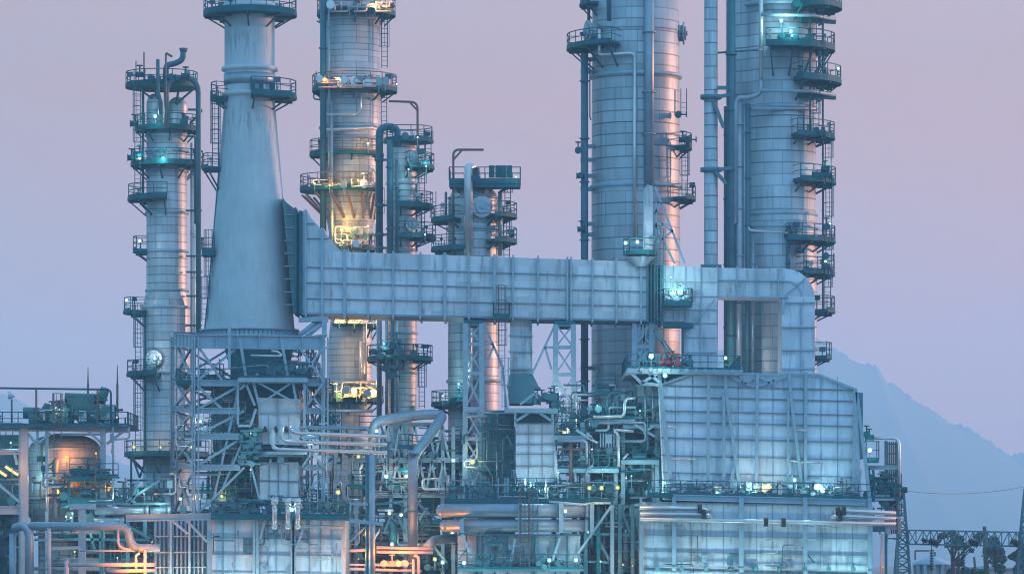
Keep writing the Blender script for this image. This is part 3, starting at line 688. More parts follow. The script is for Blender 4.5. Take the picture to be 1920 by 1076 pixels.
deck(t, 1244, 1300, 605, Y0-1.6, Y0-.2, 0, .4)
vv = VS()
for x, y in ((1254,560),(1262,552),(1275,548),(1283,560),(1268,560),(1290,556)): valve(vv, at(x, y, Y0-1.2), .28)
fit_valves(t, vv, M.pipe)
for x, y, pw in ((1262,545,220),(1278,540,200),(1258,520,90)): lamp(t, x, y, Y0-1.6, 'c', pw, .14)

# ---- bypass platform and inclined strut on top of the duct
t = T('damper_hoist_tower', 'narrow upright casing with a round railed platform standing on top of the duct', 'hoist tower', 1215, Y0)
t.p('casing', MB().prism([(1208,354),(1214,346),(1224,349),(1224,472),(1206,472)], Y0-.5, Y0+.7), M.duct)
platform(t, 1201, Y0, 33, 474, -180, 180, 4, .35, 1.15, 0)
c = at(1201, 478, Y0); t.p('platform_cone', MB().lathe(c.x, c.y, [(.5,c.z-1.0),(Ln(31,Y0),c.z-.2)], 24), M.pipe)
mb = MB()
for a, b in (((1228,350),(1284,494)),((1228,420),(1265,494)),((1230,420),(1252,420)),((1228,400),(1240,380)),((1262,435),(1240,420)),((1240,450),(1262,432)),((1230,380),(1230,494)),((1240,472),(1240,494))): mb.bar(at(*a,Y0), at(*b,Y0), .17)
t.p('raking_strut', mb, M.light)
ladder(t, 1238, 450, 640, Y0-1.0, True, .5, M.steel)
t.p('pedestal', MB().prism([(1208,482),(1232,482),(1232,492),(1208,490)], Y0-.4, Y0+.6), M.steel)
for x, y in ((1173,456),(1195,454)): lamp(t, x, y, Y0-1.2, 'w', 70, .2)
lamp(t, 1215, 462, Y0-1.6, 'c', 90, .1)
# ================================================================== steel frame under the stack
t = T('stack_support_frame', 'braced grey steel frame with a deep top girder that carries the concrete stack', 'steel frame', 470, -7)
FL, FR, BL, BR = (365, -8), (608, -7), (325, 7), (578, 8)
P = lambda c, py: at(c[0], py, c[1])
zg = lambda c: V((at(c[0], 0, c[1]).x, c[1], 0))
for c, w in ((FL, .62), (FR, .58), (BL, .6), (BR, .55)):
    mb = MB(); q = P(c, 632); mb.bar(zg(c), q, .14, w*1.0); a, b = zg(c), q
    mb.bar(a + V((-.3*w,0,0)), b + V((-.3*w,0,0)), .1, w).bar(a + V((.5*w,0,0)), b + V((.5*w,0,0)), .1, w); t.p('post', mb, M.light)
LEV = [(640,.95), (718,.5), (770,.5), (818,.5), (876,.5), (968,.5)]
for py, h in LEV:
    tl = 3 if py == 640 else 0
    for a, b in ((FL, FR), (BL, BR), (FL, BL), (FR, BR)):
        A, B = P(a, py-(6 if a == BL else 0)), P(b, py-(6 if b == BL else 0)+tl); 
        if py > 640 and a == FL and b == FR and py < 960:
            t.p('beam', MB().ibeam(A, at(450, py, -8), h, .3), M.light); t.p('beam', MB().ibeam(at(568, py, -7.2), B, h, .3), M.light)
        elif py == 640:
            mb = MB().ibeam(A, B, 1.15, .5); n = 6
            for k in range(1, n): q = A.lerp(B, k/n); mb.bar(q + V((0,-.1,-.5)), q + V((0,-.1,.5)), .08, .3)
            t.p('girder', mb, M.light)
        else: t.p('beam', MB().ibeam(A, B, h, .3), M.light)
mb = MB(); d = .2
for (pa, _), (pb, _) in zip(LEV, LEV[1:]):
    xbrace(mb, P(FL,pa), P(BL,pa-6), P(BL,pb-6), P(FL,pb), d)
    m1, m2 = at(470,pa,-8), at(470,pb,-8)
    if pa < 800:
        xbrace(mb, P(BL,pa), at(452,pa,7.5), at(452,pb,7.5), P(BL,pb), d); xbrace(mb, at(452,pa,7.5), P(BR,pa), P(BR,pb), at(452,pb,7.5), d)
        xbrace(mb, P(FR,pa), P(BR,pa-4), P(BR,pb-4), P(FR,pb), d)
    mb.bar(P(FL,pb), at(458,pa,-7.6), d)
    if pa < 760: mb.bar(P(FL,pa), at(420,pb,-7.6), d)
for a, b in (((450,718),(395,960)),((395,968),(458,820)),((470,870),(490,950)),((560,650),(608,716)),((608,650),(556,716)),((568,770),(606,718)),((568,718),(606,770)),((566,876),(606,818)),((566,818),(606,876))): mb.bar(at(*a,-7.7), at(*b,-7.7), .17)
t.p('brace', mb, M.light)
mb = MB()
for x0, x1, y0, y1 in ((450,462,636,712),(528,541,636,716)): mb.bar(at(x0,y0,-8.6), at(x1,y1,-8.6), .22)
for x in (452,): mb.bar(at(430,612,-8.8), at(430,690,-8.8), .22)
mb.bar(at(562,628,-6), at(600,598,-3), .3).bar(at(575,630,-6), at(612,600,-3), .3).bar(at(608,600,-6), at(608,632,-6), .4).bar(at(560,600,-4), at(615,597,-4), .4)
t.p('duct_strut', mb, M.light)
deck(t, 330, 605, 716, -6.5, 7, 1.1, .15, 'fl', M.dark)
for x, y, c, pw in ((376,790,'c',140),(386,818,'c',220),(373,935,'y',200),(338,935,'w',140),(416,930,'y',180),(424,933,'y',100),(360,838,'c',140)): lamp(t, x, y, -6.0, c, pw*.5, .17)

clutter(t, 330, 600, 700, 716, -6, 5, 22, 1, .05)
clutter(t, 370, 600, 660, 716, -4, 6, 26, 2, .1)
clutter(t, 372, 470, 720, 960, 1, 6, 30, 24, .2)
clutter(t, 330, 480, 730, 960, -6.5, -3, 44, 41, .14, 1.3)
clutter(t, 562, 625, 720, 960, -6.5, 4, 30, 42, .16, 1.4)
clutter(t, 530, 600, 650, 716, -6, 5, 16, 21, .1)
# ---- heater casing between the legs
t = T('fired_heater', 'grey panelled heater with a sloping hood inside the frame below the concrete stack', 'heater', 520, -6)
c = at(486, 660, -1); t.p('breeching', MB().lathe(c.x, c.y, [(Ln(66,-1),at(0,634,-1).z),(Ln(62,-1),at(0,668,-1).z),(Ln(48,-1),at(0,705,-1).z)], 24), M.dark)
t.p('flue_box', MB().prism([(432,656),(524,656),(524,712),(432,712)], -4.5, 2), M.dark)
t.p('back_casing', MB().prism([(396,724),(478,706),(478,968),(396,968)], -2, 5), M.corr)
mb = MB()
for x in (402, 414, 428, 441, 455, 468): mb.prism([(x,726 - (x-402)*.2),(x+3,726-(x-402)*.2),(x+3,966),(x,966)], -2.35, -2.004)
for y in (752, 800, 850, 905): mb.prism([(398,y),(476,y-3),(476,y),(398,y+3)], -2.45, -2.36)
for x in (404, 417, 431, 447, 462): mb.tube(at(x,840,-2.8), at(x,962,-2.8), .16, 8)
t.p('stiffener_rib', mb, M.steel)
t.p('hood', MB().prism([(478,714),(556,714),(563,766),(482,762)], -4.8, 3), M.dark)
t.p('upper_casing', MB().prism([(484,745),(560,748),(562,776),(562,834),(486,832)], -6.6, 2), M.white)
mb = MB().prism([(482,773),(562,775),(562,777),(482,775)], -6.9, -6.63)
for x in (520,): mb.prism([(x,748),(x+2,748),(x+2,834),(x,834)], -6.85, -6.61)
for x in (503, 541): mb.prism([(x,777),(x+1.2,777),(x+1.2,832),(x,832)], -6.7, -6.61)
mb.pbox(480, 566, 846, 856, -7.4, -5); mb.pbox(500, 576, 846, 852, -8.2, -7.41)
t.p('stiffener_rib', mb, M.light)
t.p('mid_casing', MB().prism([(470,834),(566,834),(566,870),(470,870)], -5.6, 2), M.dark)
t.p('lower_casing', MB().prism([(487,866),(559,866),(559,940),(487,940)], -6.4, 2), M.white)
mb = MB().prism([(485,899),(560,901),(560,903),(485,901)], -6.6, -6.42)
for x in (504, 521, 540): mb.prism([(x,866),(x+.8,866),(x+.8,940),(x,940)], -6.55, -6.41)
t.p('stiffener_rib', mb, M.rib)
mb = MB(); xbrace(mb, at(478,714,-8.2), at(548,716,-8.2), at(558,757,-8.2), at(484,760,-8.2), .17)
for a, b in (((446,714),(446,795)),((446,798),(470,798)),((470,798),(480,766)),((475,716),(486,760)),((549,716),(557,760)),((571,704),(571,800)),((571,800),(578,812)),((460,716),(478,760)),((484,700),(450,730))): mb.bar(at(*a,-8.1), at(*b,-8.1), .2)
t.p('brace', mb, M.light)
deck(t, 446, 576, 708, -9, -3, 1.1, .35, 'flr', M.light)
vv = VS()
for x in range(505, 575, 7): valve(vv, at(x, 700 - RND.uniform(0,10), -8), .3)
fit_valves(t, vv, M.steel)
run(t, [(470,666,-9),(520,667,-9),(530,667,-9),(520,658,-9),(509,658,-9)], 1.8, M.galv, 'branch_pipe', .3)
run(t, [(432,690,-8.6),(500,684,-8.6),(506,694,-8.6)], 1.5, M.pipe, 'branch_pipe')
vv = VS(); mb = MB()
for k in range(34):
    x, y = RND.uniform(452, 486), RND.uniform(800, 870); p = at(x, y, -8); mb.box(p.x-.25, p.x+.25, p.y-.2, p.y+.3, p.z-.12, p.z+.2) if k % 2 else valve(vv, p, .22)
for y in (806, 826, 846, 868): mb.pbox(450, 490, y, y+3, -8.3, -6.5)
t.p('burner_manifold', mb, M.steel); fit_valves(t, vv, M.steel)
for x in (497, 517, 537): t.p('port', MB().tube(at(x,806,-7.5), at(x,806,-6.6), .2, 8).tube(at(x,799,-7.4), at(x,806,-7.4), .1, 6), M.insul)
for x, y, c, pw in ((470,812,'c',50),(470,880,'c',110),(545,800,'w',60),(583,845,'c',120)): lamp(t, x, y, -8.8, c, pw, .12)  # small fill lamps added to brighten the space between the legs

clutter(t, 398, 482, 720, 962, -4.5, -2.8, 40, 3)
clutter(t, 562, 640, 770, 960, -7, 1, 62, 4, .2)
clutter(t, 482, 565, 836, 870, -7.6, -6, 12, 5)
# ---- bottom left furnace house
t = T('furnace_house', 'low panelled furnace house at the foot of the frame below the concrete stack', 'furnace', 470, -13)
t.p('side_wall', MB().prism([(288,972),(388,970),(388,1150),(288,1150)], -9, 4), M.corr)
mb = MB()
for x in range(292, 388, 8): mb.tube(at(x,972,-9.25), at(x,1146,-9.25), .12, 6)
for y in (1004, 1034, 1062): mb.prism([(290,y),(386,y-.6),(386,y+2),(290,y+2.6)], -9.6, -9.4)
t.p('wall_tube', mb, M.pipe)
t.p('front_wall', MB().prism([(388,972),(648,975),(648,1150),(388,1150)], -12, 4), M.white)
mb = MB()
for y in (1006, 1037, 1070): mb.prism([(396,y),(640,y+3),(640,y+5),(396,y+2)], -12.25, -12.004)
for x in (418, 440, 502, 517, 580, 601, 622): mb.prism([(x,976),(x+.9,976),(x+.9,1148),(x,1148)], -12.15, -12.006)
t.p('stiffener_rib', mb, M.rib)
for x, w in ((388,9),(318,4),(353,4),(474,5),(480,5),(545,9),(640,7),(548,4)):
    t.p('post', MB().prism([(x,968),(x+w,968),(x+w,1148),(x,1148)], -12.7 if x > 380 else -10.0, -12.3 if x > 380 else -9.65), M.light)
t.p('eaves_beam', MB().ibeam(at(236,971,-13), at(396,968,-13), .55, .3), M.light)
mb = MB()
for a, b in (((345,970),(388,1015)),((316,970),(352,1000)),((498,972),(488,1010)),((570,985),(556,1030))): mb.bar(at(*a,-12.9), at(*b,-12.9), .2)
t.p('brace', mb, M.light)
deck(t, 396, 650, 967, -13.4, -7, 1.1, .3, 'fr', M.dark)
for x in (515, 540, 558):
    mb = MB(); mb.tube(at(x,940,-13.8), at(x,985,-13.8), .22, 8).tube(at(x-6,940,-13.8), at(x+6,940,-13.8), .3, 8).tube(at(x-4,952,-13.8), at(x+4,952,-13.8), .28, 8).ball(at(x,986,-13.8), .3, 8)
    t.p('burner_riser', mb, M.galv)
run(t, [(552,985,-13.2),(642,988,-13.2)], 3.2, M.pipe, 'branch_pipe')
for x in (494, 546):
    p = at(x,1066,-12.2); t.p('peep_door', MB().tube(p, p + V((0,-.3,0)), .42, 12).tube(p + V((0,-.3,0)), p + V((0,-.4,0)), .2, 10), M.pipe)
for x0, x1 in ((456,464),(466,474)): t.p('observation_port', MB().pbox(x0, x1, 1008, 1036, -12.4, -12.26), M.steel)
ladder(t, 588, 890, 966, -13, False, .6, M.light)
vv = VS()
for k in range(30):
    x = RND.uniform(400, 640); p = at(x, RND.uniform(938, 964), RND.uniform(-12.5, -8)); valve(vv, p, RND.uniform(.2, .38))
fit_valves(t, vv, M.steel)
for x, y, c, pw in ((310,1096,'c',400),(350,1092,'w',300),(372,1080,'c',240),(430,1100,'c',420),(470,1092,'w',320),(520,1100,'c',300),(560,1096,'w',180),(625,1096,'c',420),(602,1092,'c',260)): lamp(t, x, y, -14.2 if x > 385 else -11, c, pw*.7, .16)
for x, y, c, pw in ((634,923,'y',200),(548,955,'c',60)): lamp(t, x, y, -13, c, pw, .22)

clutter(t, 398, 650, 938, 966, -12.8, -8, 40, 6, .08)
clutter(t, 400, 645, 985, 1076, -12.9, -12.4, 16, 7, 0, 1.4)
# ================================================================== trestles under the duct
def trestle(px, name_label, legs, levels, Yf, Yb, extra=()):
    t = T('duct_trestle', name_label, 'trestle', px, Yf)
    for (xa, xb) in legs:
        for Yq in (Yf, Yb):
            a = at(xa, levels[0], Yq); b = V((at(xb, 0, Yq).x, Yq, 0)); t.p('post', MB().bar(a, b, .42), M.light)
    (l0, l1), (r0, r1) = legs[0], legs[-1]; gy = YH + ZC/sc(Yf); X = lambda a, b, y: a + (b-a)*(y-levels[0])/(gy-levels[0])
    mb = MB(); bb = MB()
    for i, y in enumerate(levels):
        for Yq in (Yf, Yb): mb.bar(at(X(l0,l1,y),y,Yq), at(X(r0,r1,y),y,Yq), .3)
        for a, b in ((l0,l1),(r0,r1)): mb.bar(at(X(a,b,y),y,Yf), at(X(a,b,y),y,Yb), .28)
        if i+1 < len(levels):
            y2 = levels[i+1]
            for Yq in (Yf, Yb): xbrace(bb, at(X(l0,l1,y),y,Yq), at(X(r0,r1,y),y,Yq), at(X(r0,r1,y2),y2,Yq), at(X(l0,l1,y2),y2,Yq), .15)
            for a, b in ((l0,l1),(r0,r1)): xbrace(bb, at(X(a,b,y),y,Yf), at(X(a,b,y),y,Yb), at(X(a,b,y2),y2,Yb), at(X(a,b,y2),y2,Yf), .15)
    for a, b in extra: bb.bar(at(*a,Yf), at(*b,Yf), .18)
    t.p('beam', mb, M.light); t.p('brace', bb, M.light)
    t.p('saddle', MB().prism([(l0-3,levels[0]-7),(r0+3,levels[0]-6),(r0+3,levels[0]+2),(l0-3,levels[0]+1)], Yf-.2, Yb+.2), M.dark)
    return t
tA = trestle(890, 'lattice steel trestle under the duct, in front of the short domed column', [(873,871),(903,905)], [606,645,700,766,822,876,930], -4, 2, (((905,604),(926,650)),((926,650),(944,692)),((905,645),(926,645)),((926,648),(908,690)),((943,692),(950,770))))
ladder(tA, 941, 556, 690, -4.4, True, .5, M.rust); ladder(tA, 947, 692, 765, -4.4, True, .5, M.light)
deck(tA, 925, 955, 592, -5.2, -3.6, 1.1, .25, 'flr')
lamp(tA, 886, 866, -5.5, 'y', 200, .26); lamp(tA, 880, 870, -5.5, 'c', 60, .1)
tB = trestle(1058, 'lattice steel trestle under the duct with a splayed left leg, beside the fattest column', [(1042,1037),(1075,1078)], [608,651,702,768,812,870], -4, 2, (((1040,610),(998,700)),((1022,651),(1042,651)),((1022,651),(1034,692)),((1040,712),(1075,760)),((1075,768),(1092,812))))
for x, y, c, pw in ((1046,739,'w',200),(1062,803,'w',260),(1058,812,'y',120)): lamp(tB, x, y, -5.5, c, pw, .22)
tC = trestle(1203, 'short splayed trestle between the duct and the furnace roof platform', [(1190,1180),(1222,1224)], [606,650,690], -3, 2, (((1205,606),(1212,690)),((1200,606),(1188,690)),((1214,606),(1196,690))))

# ================================================================== centre heater
t = T('fired_heater', 'pale panelled heater between the two lattice trestles, brightly lit at its foot', 'heater', 1000, -9)
t.p('flue_riser', MB().prism([(956,598),(998,598),(998,700),(956,700)], -2.5, 1.5), M.duct)
mb = MB()
for y in (628, 658, 690): mb.prism([(953,y),(1000,y+1),(1000,y+3),(953,y+2)], -2.75, -2.51)
t.p('stiffener_rib', mb, M.light)
t.p('hood', MB().prism([(956,700),(998,700),(1010,724),(1014,727),(1003,727),(1000,756),(955,756),(952,727),(950,722)], -3.6, 2), M.steel)
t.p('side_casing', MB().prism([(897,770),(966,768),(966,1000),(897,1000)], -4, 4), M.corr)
mb = MB()
for x in (903, 916, 929, 943, 955): mb.prism([(x,772),(x+3,772),(x+3,998),(x,998)], -4.3, -4.004)
for y in (800, 852, 895): mb.prism([(898,y),(960,y-3),(960,y),(898,y+3)], -4.45, -4.31)
t.p('stiffener_rib', mb, M.steel)
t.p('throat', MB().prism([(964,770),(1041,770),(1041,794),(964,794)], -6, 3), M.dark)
t.p('casing', MB().prism([(967,793),(1042,793),(1042,884),(1038,904),(972,904),(967,884)], -7, 3), M.white)
mb = MB()
for x in (991, 1016): mb.prism([(x,794),(x+.8,794),(x+.8,903),(x,903)], -7.16, -7.004)
for y in (793, 812, 832, 850, 872): mb.prism([(966,y),(1043,y+.6),(1043,y+1.4),(966,y+1.4)], -7.2, -7.006)
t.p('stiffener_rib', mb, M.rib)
c = at(1005, 915, -5); t.p('foot', MB().lathe(c.x, c.y, [(Ln(34,-5),at(0,900,-5).z),(Ln(34,-5),at(0,932,-5).z)], 28), M.white)
deck(t, 946, 1046, 765, -8.5, -1, 1.1, .35, 'lr', M.light); deck(t, 968, 1044, 922, -9.5, -6, 1.15, .25, 'flr')
mb = MB()
for a, b in (((1002,767),(966,790)),((1002,767),(1036,790)),((966,768),(966,800)),((1036,768),(1036,800)),((975,758),(1004,736)),((1004,736),(1010,756))): mb.bar(at(*a,-8.2), at(*b,-8.2), .2)
t.p('brace', mb, M.light)
vv = VS()
for k in range(16): valve(vv, at(RND.uniform(1005,1045), RND.uniform(738,762), -7.5), .32)
fit_valves(t, vv, M.steel)
for x, y, c, pw in ((995,916,'c',420),(1022,917,'w',300),(1047,886,'c',160),(985,905,'c',100)): lamp(t, x, y, -10.4, c, pw, .14)

clutter(t, 870, 966, 772, 935, -6, -4.5, 40, 8)
clutter(t, 1042, 1100, 735, 930, -7, -2, 42, 9, .2)
# ---- deck and big headers below the centre heater
t = T('air_preheater', 'pair of thick horizontal air pipes stacked over a low panelled box at bottom centre', 'air preheater', 960, -13)
for y, x0, x1, r in ((957,830,1105,13),(985,836,1104,12)):
    a, b = at(x0,y,-13), at(x1,y,-13); rr = Ln(r,-13); mb = MB().tube(a, b, rr, 20)
    mb.ball(a, rr, 14); mb.tube(b - V((.3,0,0)), b, rr*1.2, 20)
    t.p('air_pipe', mb, M.pipe)
for x in (866, 975, 1052, 1110): t.p('pipe_saddle', MB().pbox(x-4, x+4, 942 if x > 870 else 972, 998, -13.9, -12.2), M.light)
t.p('box_wall', MB().prism([(858,1003),(1088,1004),(1088,1150),(858,1150)], -12, 3), M.wall2)
mb = MB()
for x in (893, 902, 926, 950, 1000, 1040, 1062): mb.prism([(x,1004),(x+3,1004),(x+3,1148),(x,1148)], -12.3, -12.004)
for y in (1000, 1056, 1066): mb.prism([(856,y),(1090,y+1),(1090,y+4),(856,y+3)], -13.1, -12.31)
t.p('stiffener_rib', mb, M.steel)
mb = MB()
for a, b in (((1147,947),(1078,1045)),((866,1000),(884,1045)),((966,1010),(958,1052)),((1050,1008),(1036,1050))): mb.bar(at(*a,-13.6), at(*b,-13.6), .2)
t.p('brace', mb, M.light)
deck(t, 835, 1150, 938, -12.5, -6, 1.15, .3, 'fr', M.dark); deck(t, 858, 1095, 1066, -14, -12.5, 1.15, .2, 'f', M.steel)
ladder(t, 984, 940, 1060, -14.2, True, .7, M.rust)
ladder(t, 1004, 950, 1060, -13.6, False, .4, M.steel)
p = at(974,1038,-12.2); t.p('peep_door', MB().tube(p, p+V((0,-.3,0)), .4, 12).tube(p+V((0,-.3,0)), p+V((0,-.42,0)), .2, 10), M.pipe)
vv = VS(); mb = MB()
for k in range(44): valve(vv, at(RND.uniform(840,1145), RND.uniform(915,935), RND.uniform(-12,-7)), RND.uniform(.2,.36))
for k in range(18): x = RND.uniform(840,1140); mb.bar(at(x,895,-11), at(x,936,-11), .1)
t.p('pipework', mb, M.pipe); fit_valves(t, vv, M.steel)
vv = VS()
for k in range(30): valve(vv, at(RND.uniform(862,1090), RND.uniform(1050,1066), -13.4), RND.uniform(.18,.3))
fit_valves(t, vv, M.steel)
run(t, [(1030,940,-13.4),(1095,946,-13.4),(1110,943,-13.4),(1145,943,-13.4)], 2.4, M.galv, 'branch_pipe', .4)
for x, y, c, pw in ((1105,915,'y',160),(1128,915,'y',160),(1158,914,'y',200),(1030,1050,'c',130),(870,1055,'c',160),(915,1098,'c',220),(1045,1096,'c',240),(1080,1050,'w',160),(960,1098,'w',120),(1060,958,'w',60)): lamp(t, x, y, -14.6, c, pw, .2)

clutter(t, 838, 1150, 905, 938, -12, -7, 52, 10, .06)
clutter(t, 860, 1090, 1000, 1066, -13.2, -12.4, 24, 11, .05, 1.6)
# ================================================================== right-hand furnace
Yf = -11
t = T('furnace', 'biggest furnace at lower right, grey plate walls with stiffener grid and sloping columns', 'furnace', 1425, Yf)
t.p('upper_wall', MB().prism([(1236,722),(1300,699),(1480,702),(1536,703),(1606,730),(1616,940),(1246,936)], Yf, 4), M.wall)
mb = MB(); sl = .024
HX0, HX1 = 1240, 1606
for y0, w in ((722,1.6),(743,1.6),(769,1.3),(790,1.3),(820,2.2),(853,1.2),(885,1.2),(905,1.5)):
    for z, D1, D2 in ((w*.62, .22, .004),): mb.prism([(HX0,y0-z),(HX1,y0+sl*366-z),(HX1,y0+sl*366+z),(HX0,y0+z)], Yf-D1, Yf-D2)
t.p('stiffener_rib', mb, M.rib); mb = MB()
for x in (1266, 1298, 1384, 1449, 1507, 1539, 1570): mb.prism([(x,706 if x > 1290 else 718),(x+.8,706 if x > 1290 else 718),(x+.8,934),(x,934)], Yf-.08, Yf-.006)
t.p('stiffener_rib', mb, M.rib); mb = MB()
mb.bar(at(1240,721,Yf-.3), at(1302,699,Yf-.3), .2); mb.bar(at(1300,699,Yf-.3), at(1536,703,Yf-.3), .2); mb.bar(at(1536,703,Yf-.3), at(1604,730,Yf-.3), .2)
for a, b in (((1362,704),(1416,726)),((1416,726),(1478,704)),((1392,722),(1420,704)),((1420,704),(1450,722)),((1392,704),(1392,722)),((1450,706),(1450,722))): mb.bar(at(*a,Yf-.4), at(*b,Yf-.4), .16)
t.p('stiffener_rib', mb, M.light)
for pts, w in ((((1236,700),(1250,840),(1262,938)),7),(((1329,690),(1327,938)),6),(((1360,690),(1361,735),(1390,935)),6),(((1357,735),(1357,938)),5),(((1420,700),(1418,938)),6),(((1480,698),(1482,735),(1506,935)),6),(((1478,735),(1477,938)),4),(((1511,698),(1510,938)),6),(((1604,728),(1600,938)),7),(((1606,735),(1631,935)),6)):
    mb = MB()
    for a, b in zip(pts, pts[1:]): mb.bar(at(*a,Yf-.55), at(*b,Yf-.55), Ln(w,Yf), .3)
    t.p('column', mb, M.light)
mb = MB()
for a, b in (((1376,890),(1366,930)),((1380,870),(1362,920)),((1484,835),(1478,868)),((1614,880),(1608,935))): mb.bar(at(*a,Yf-.5), at(*b,Yf-.5), .18)
t.p('brace', mb, M.light)
for x0, x1, y in ((1248,1266,800),(1494,1510,806),(1258,1300,860),(1500,1540,866),(1480,1494,864)): t.p('pipe_stub', MB().tube(at(x0,y,Yf-.6), at(x1,y,Yf-.6), .1, 8).tube(at(x1,y-1,Yf-.6), at(x1,y+3,Yf-.6), .16, 8), M.galv)
t.p('roof_plate', MB().prism([(1600,735),(1618,736),(1618,860),(1612,860)], Yf+2, 3), M.steel)
# walkway and lower house
Yl = -14
t.p('lower_wall', MB().prism([(1206,940),(1636,946),(1636,1150),(1206,1150)], Yl, 4), M.wall2)
mb = MB()
for y0 in (941, 970, 1002, 1033, 1064):
    mb.prism([(1210,y0-.7),(1632,y0+8-.7),(1632,y0+8+.7),(1210,y0+.7)], Yl-.3, Yl-.004)
for x in (1295, 1325, 1356, 1418, 1448, 1477, 1538, 1568, 1598): mb.prism([(x,944),(x+.7,944),(x+.7,1148),(x,1148)], Yl-.06, Yl-.006)
t.p('stiffener_rib', mb, M.rib)
for x, w in ((1264,8),(1390,9),(1510,8),(1631,7),(1202,5)):
    t.p('column', MB().prism([(x-w/2,932),(x+w/2,932),(x+w/2,1148),(x-w/2,1148)], Yl-.8, Yl-.35), M.light)
t.p('walkway_beam', MB().ibeam(at(1262,932,Yl-.4), at(1634,942,Yl-.4), .5, .3), M.light)
deck(t, 1215, 1640, 926, Yl-.2, Yf-.9, 1.15, .25, 'fl', M.dark, slope=.02)
vv = VS(); mb = MB()
for k in range(46): valve(vv, at(RND.uniform(1240,1600), RND.uniform(912,926), RND.uniform(Yl+.4,Yf-1)), RND.uniform(.18,.34))
for k in range(12): x = 1262 + k*31; p = at(x, 930 + k*.7, Yl+.3); mb.box(p.x-.4, p.x+.4, p.y-.3, p.y+.4, p.z-.2, p.z+.45)
t.p('burner_box', mb, M.dark); fit_valves(t, vv, M.pipe)
for pts in ([(1200,952,Yl-1.2),(1318,953,Yl-1.2),(1330,958,Yl-.6)], [(1200,963,Yl-1.3),(1322,964,Yl-1.3),(1336,968,Yl-.6)], [(1200,973,Yl-1.5),(1680,982,Yl-1.5)], [(1562,960,Yl-.6),(1575,957,Yl-1.2),(1680,962,Yl-1.2)], [(1556,970,Yl-.6),(1570,967,Yl-1.3),(1680,972,Yl-1.3)]):
    run(t, pts, 4, M.galv, 'header_pipe', .5, 12)
mb = MB()
for x, y in ((1312,953),(1320,964),(1436,978),(1469,979),(1571,958),(1575,969),(1582,957)): mb.tube(at(x-4,y,Yl-1.4), at(x+4,y,Yl-1.4), .36, 12)
t.p('pipe_clamp', mb, M.insul)
for x, y in ((1415,1061),(1478,1061)): t.p('peep_door', MB().prism([(x-6,y-10),(x+6,y-10),(x+6,y+6),(x-6,y+6)], Yl-.3, Yl-.17).tube(at(x,y,Yl-.5), at(x,y,Yl-.3), .25, 12), M.pipe)
vv = VS(); mb = MB(); 
for k in range(9): valve(vv, at(1232+k*46, 1066, Yl-1), .2)
mb.bar(at(1215,1062,Yl-1), at(1635,1070,Yl-1), .1); mb.bar(at(1215,1074,Yl-1), at(1635,1082,Yl-1), .2)
t.p('burner_set', mb, M.pipe); fit_valves(t, vv, M.steel)
for x, y, c, pw in ((1404,910,'c',320),(1432,911,'y',240),(1540,914,'c',320),(1245,905,'c',160),(1490,900,'c',140),(1345,924,'w',60)): lamp(t, x, y, Yl+.6, c, pw, .2)
for x, y, c, pw in ((1236,1096,'c',500),(1315,1098,'c',480),(1345,1094,'w',300),(1440,1090,'c',460),(1465,1094,'y',220),(1560,1098,'c',500),(1610,1094,'c',420),(1265,1086,'w',100)): lamp(t, x, y, Yl-2.2, c, pw*.95, .16)
clutter(t, 1238, 1615, 905, 926, Yl+.5, Yf-1, 50, 12, .02, 1.6)
clutter(t, 1212, 1630, 985, 1076, Yl-.6, Yl-.35, 14, 13, 0, 1.0)
# roof platform on its left
t = T('service_platform', 'railed steel platform on the left shoulder of the biggest furnace roof', 'platform', 1280, Yf+1)
deck(t, 1176, 1388, 690, Yf-1.2, 3, 1.15, .4, 'fblr', M.light, slope=.018)
mb = MB()
for Yq in (Yf-1, 2): 
    for a, b in (((1180,696),(1203,718)),((1203,718),(1232,700)),((1212,696),(1236,716)),((1203,718),(1236,722))): mb.bar(at(*a,Yq), at(*b,Yq), .25)
for x in range(1200, 1390, 17): mb.bar(at(x,693+.3*(x-1200)/17,Yf-1.35), at(x+6,693+.3*(x-1200)/17,Yf-1.35), .12, .3)
t.p('bracket', mb, M.light)
t.p('soffit', MB().prism([(1184,697),(1296,699),(1240,716),(1205,716)], Yf+.4, 2), M.dark)
mb = MB()
for a, b in (((1226,620),(1274,688)),((1231,620),(1281,688)),((1240,640),(1258,688)),((1226,620),(1226,690))): mb.bar(at(*a,Yf+1), at(*b,Yf+1), .15)
t.p('raking_strut', mb, M.steel)
vv = VS()
for x in (1240, 1254, 1262, 1270): valve(vv, at(x, 680, Yf), .3)
fit_valves(t, vv, M.red)
vv = VS()
for k in range(14): valve(vv, at(RND.uniform(1215,1300), RND.uniform(672,687), Yf+.5), .28)
fit_valves(t, vv, M.steel)
for x, y, c, pw, q in ((1221,668,'w',260,Yf-1.6),(1360,671,'w',420,1.0),(1247,704,'c',120,Yf-1.6)): lamp(t, x, y, q, c, pw, .24, off=-.7 if q > 0 else .7)

clutter(t, 1205, 1300, 668, 689, Yf, 2, 14, 14, 0)
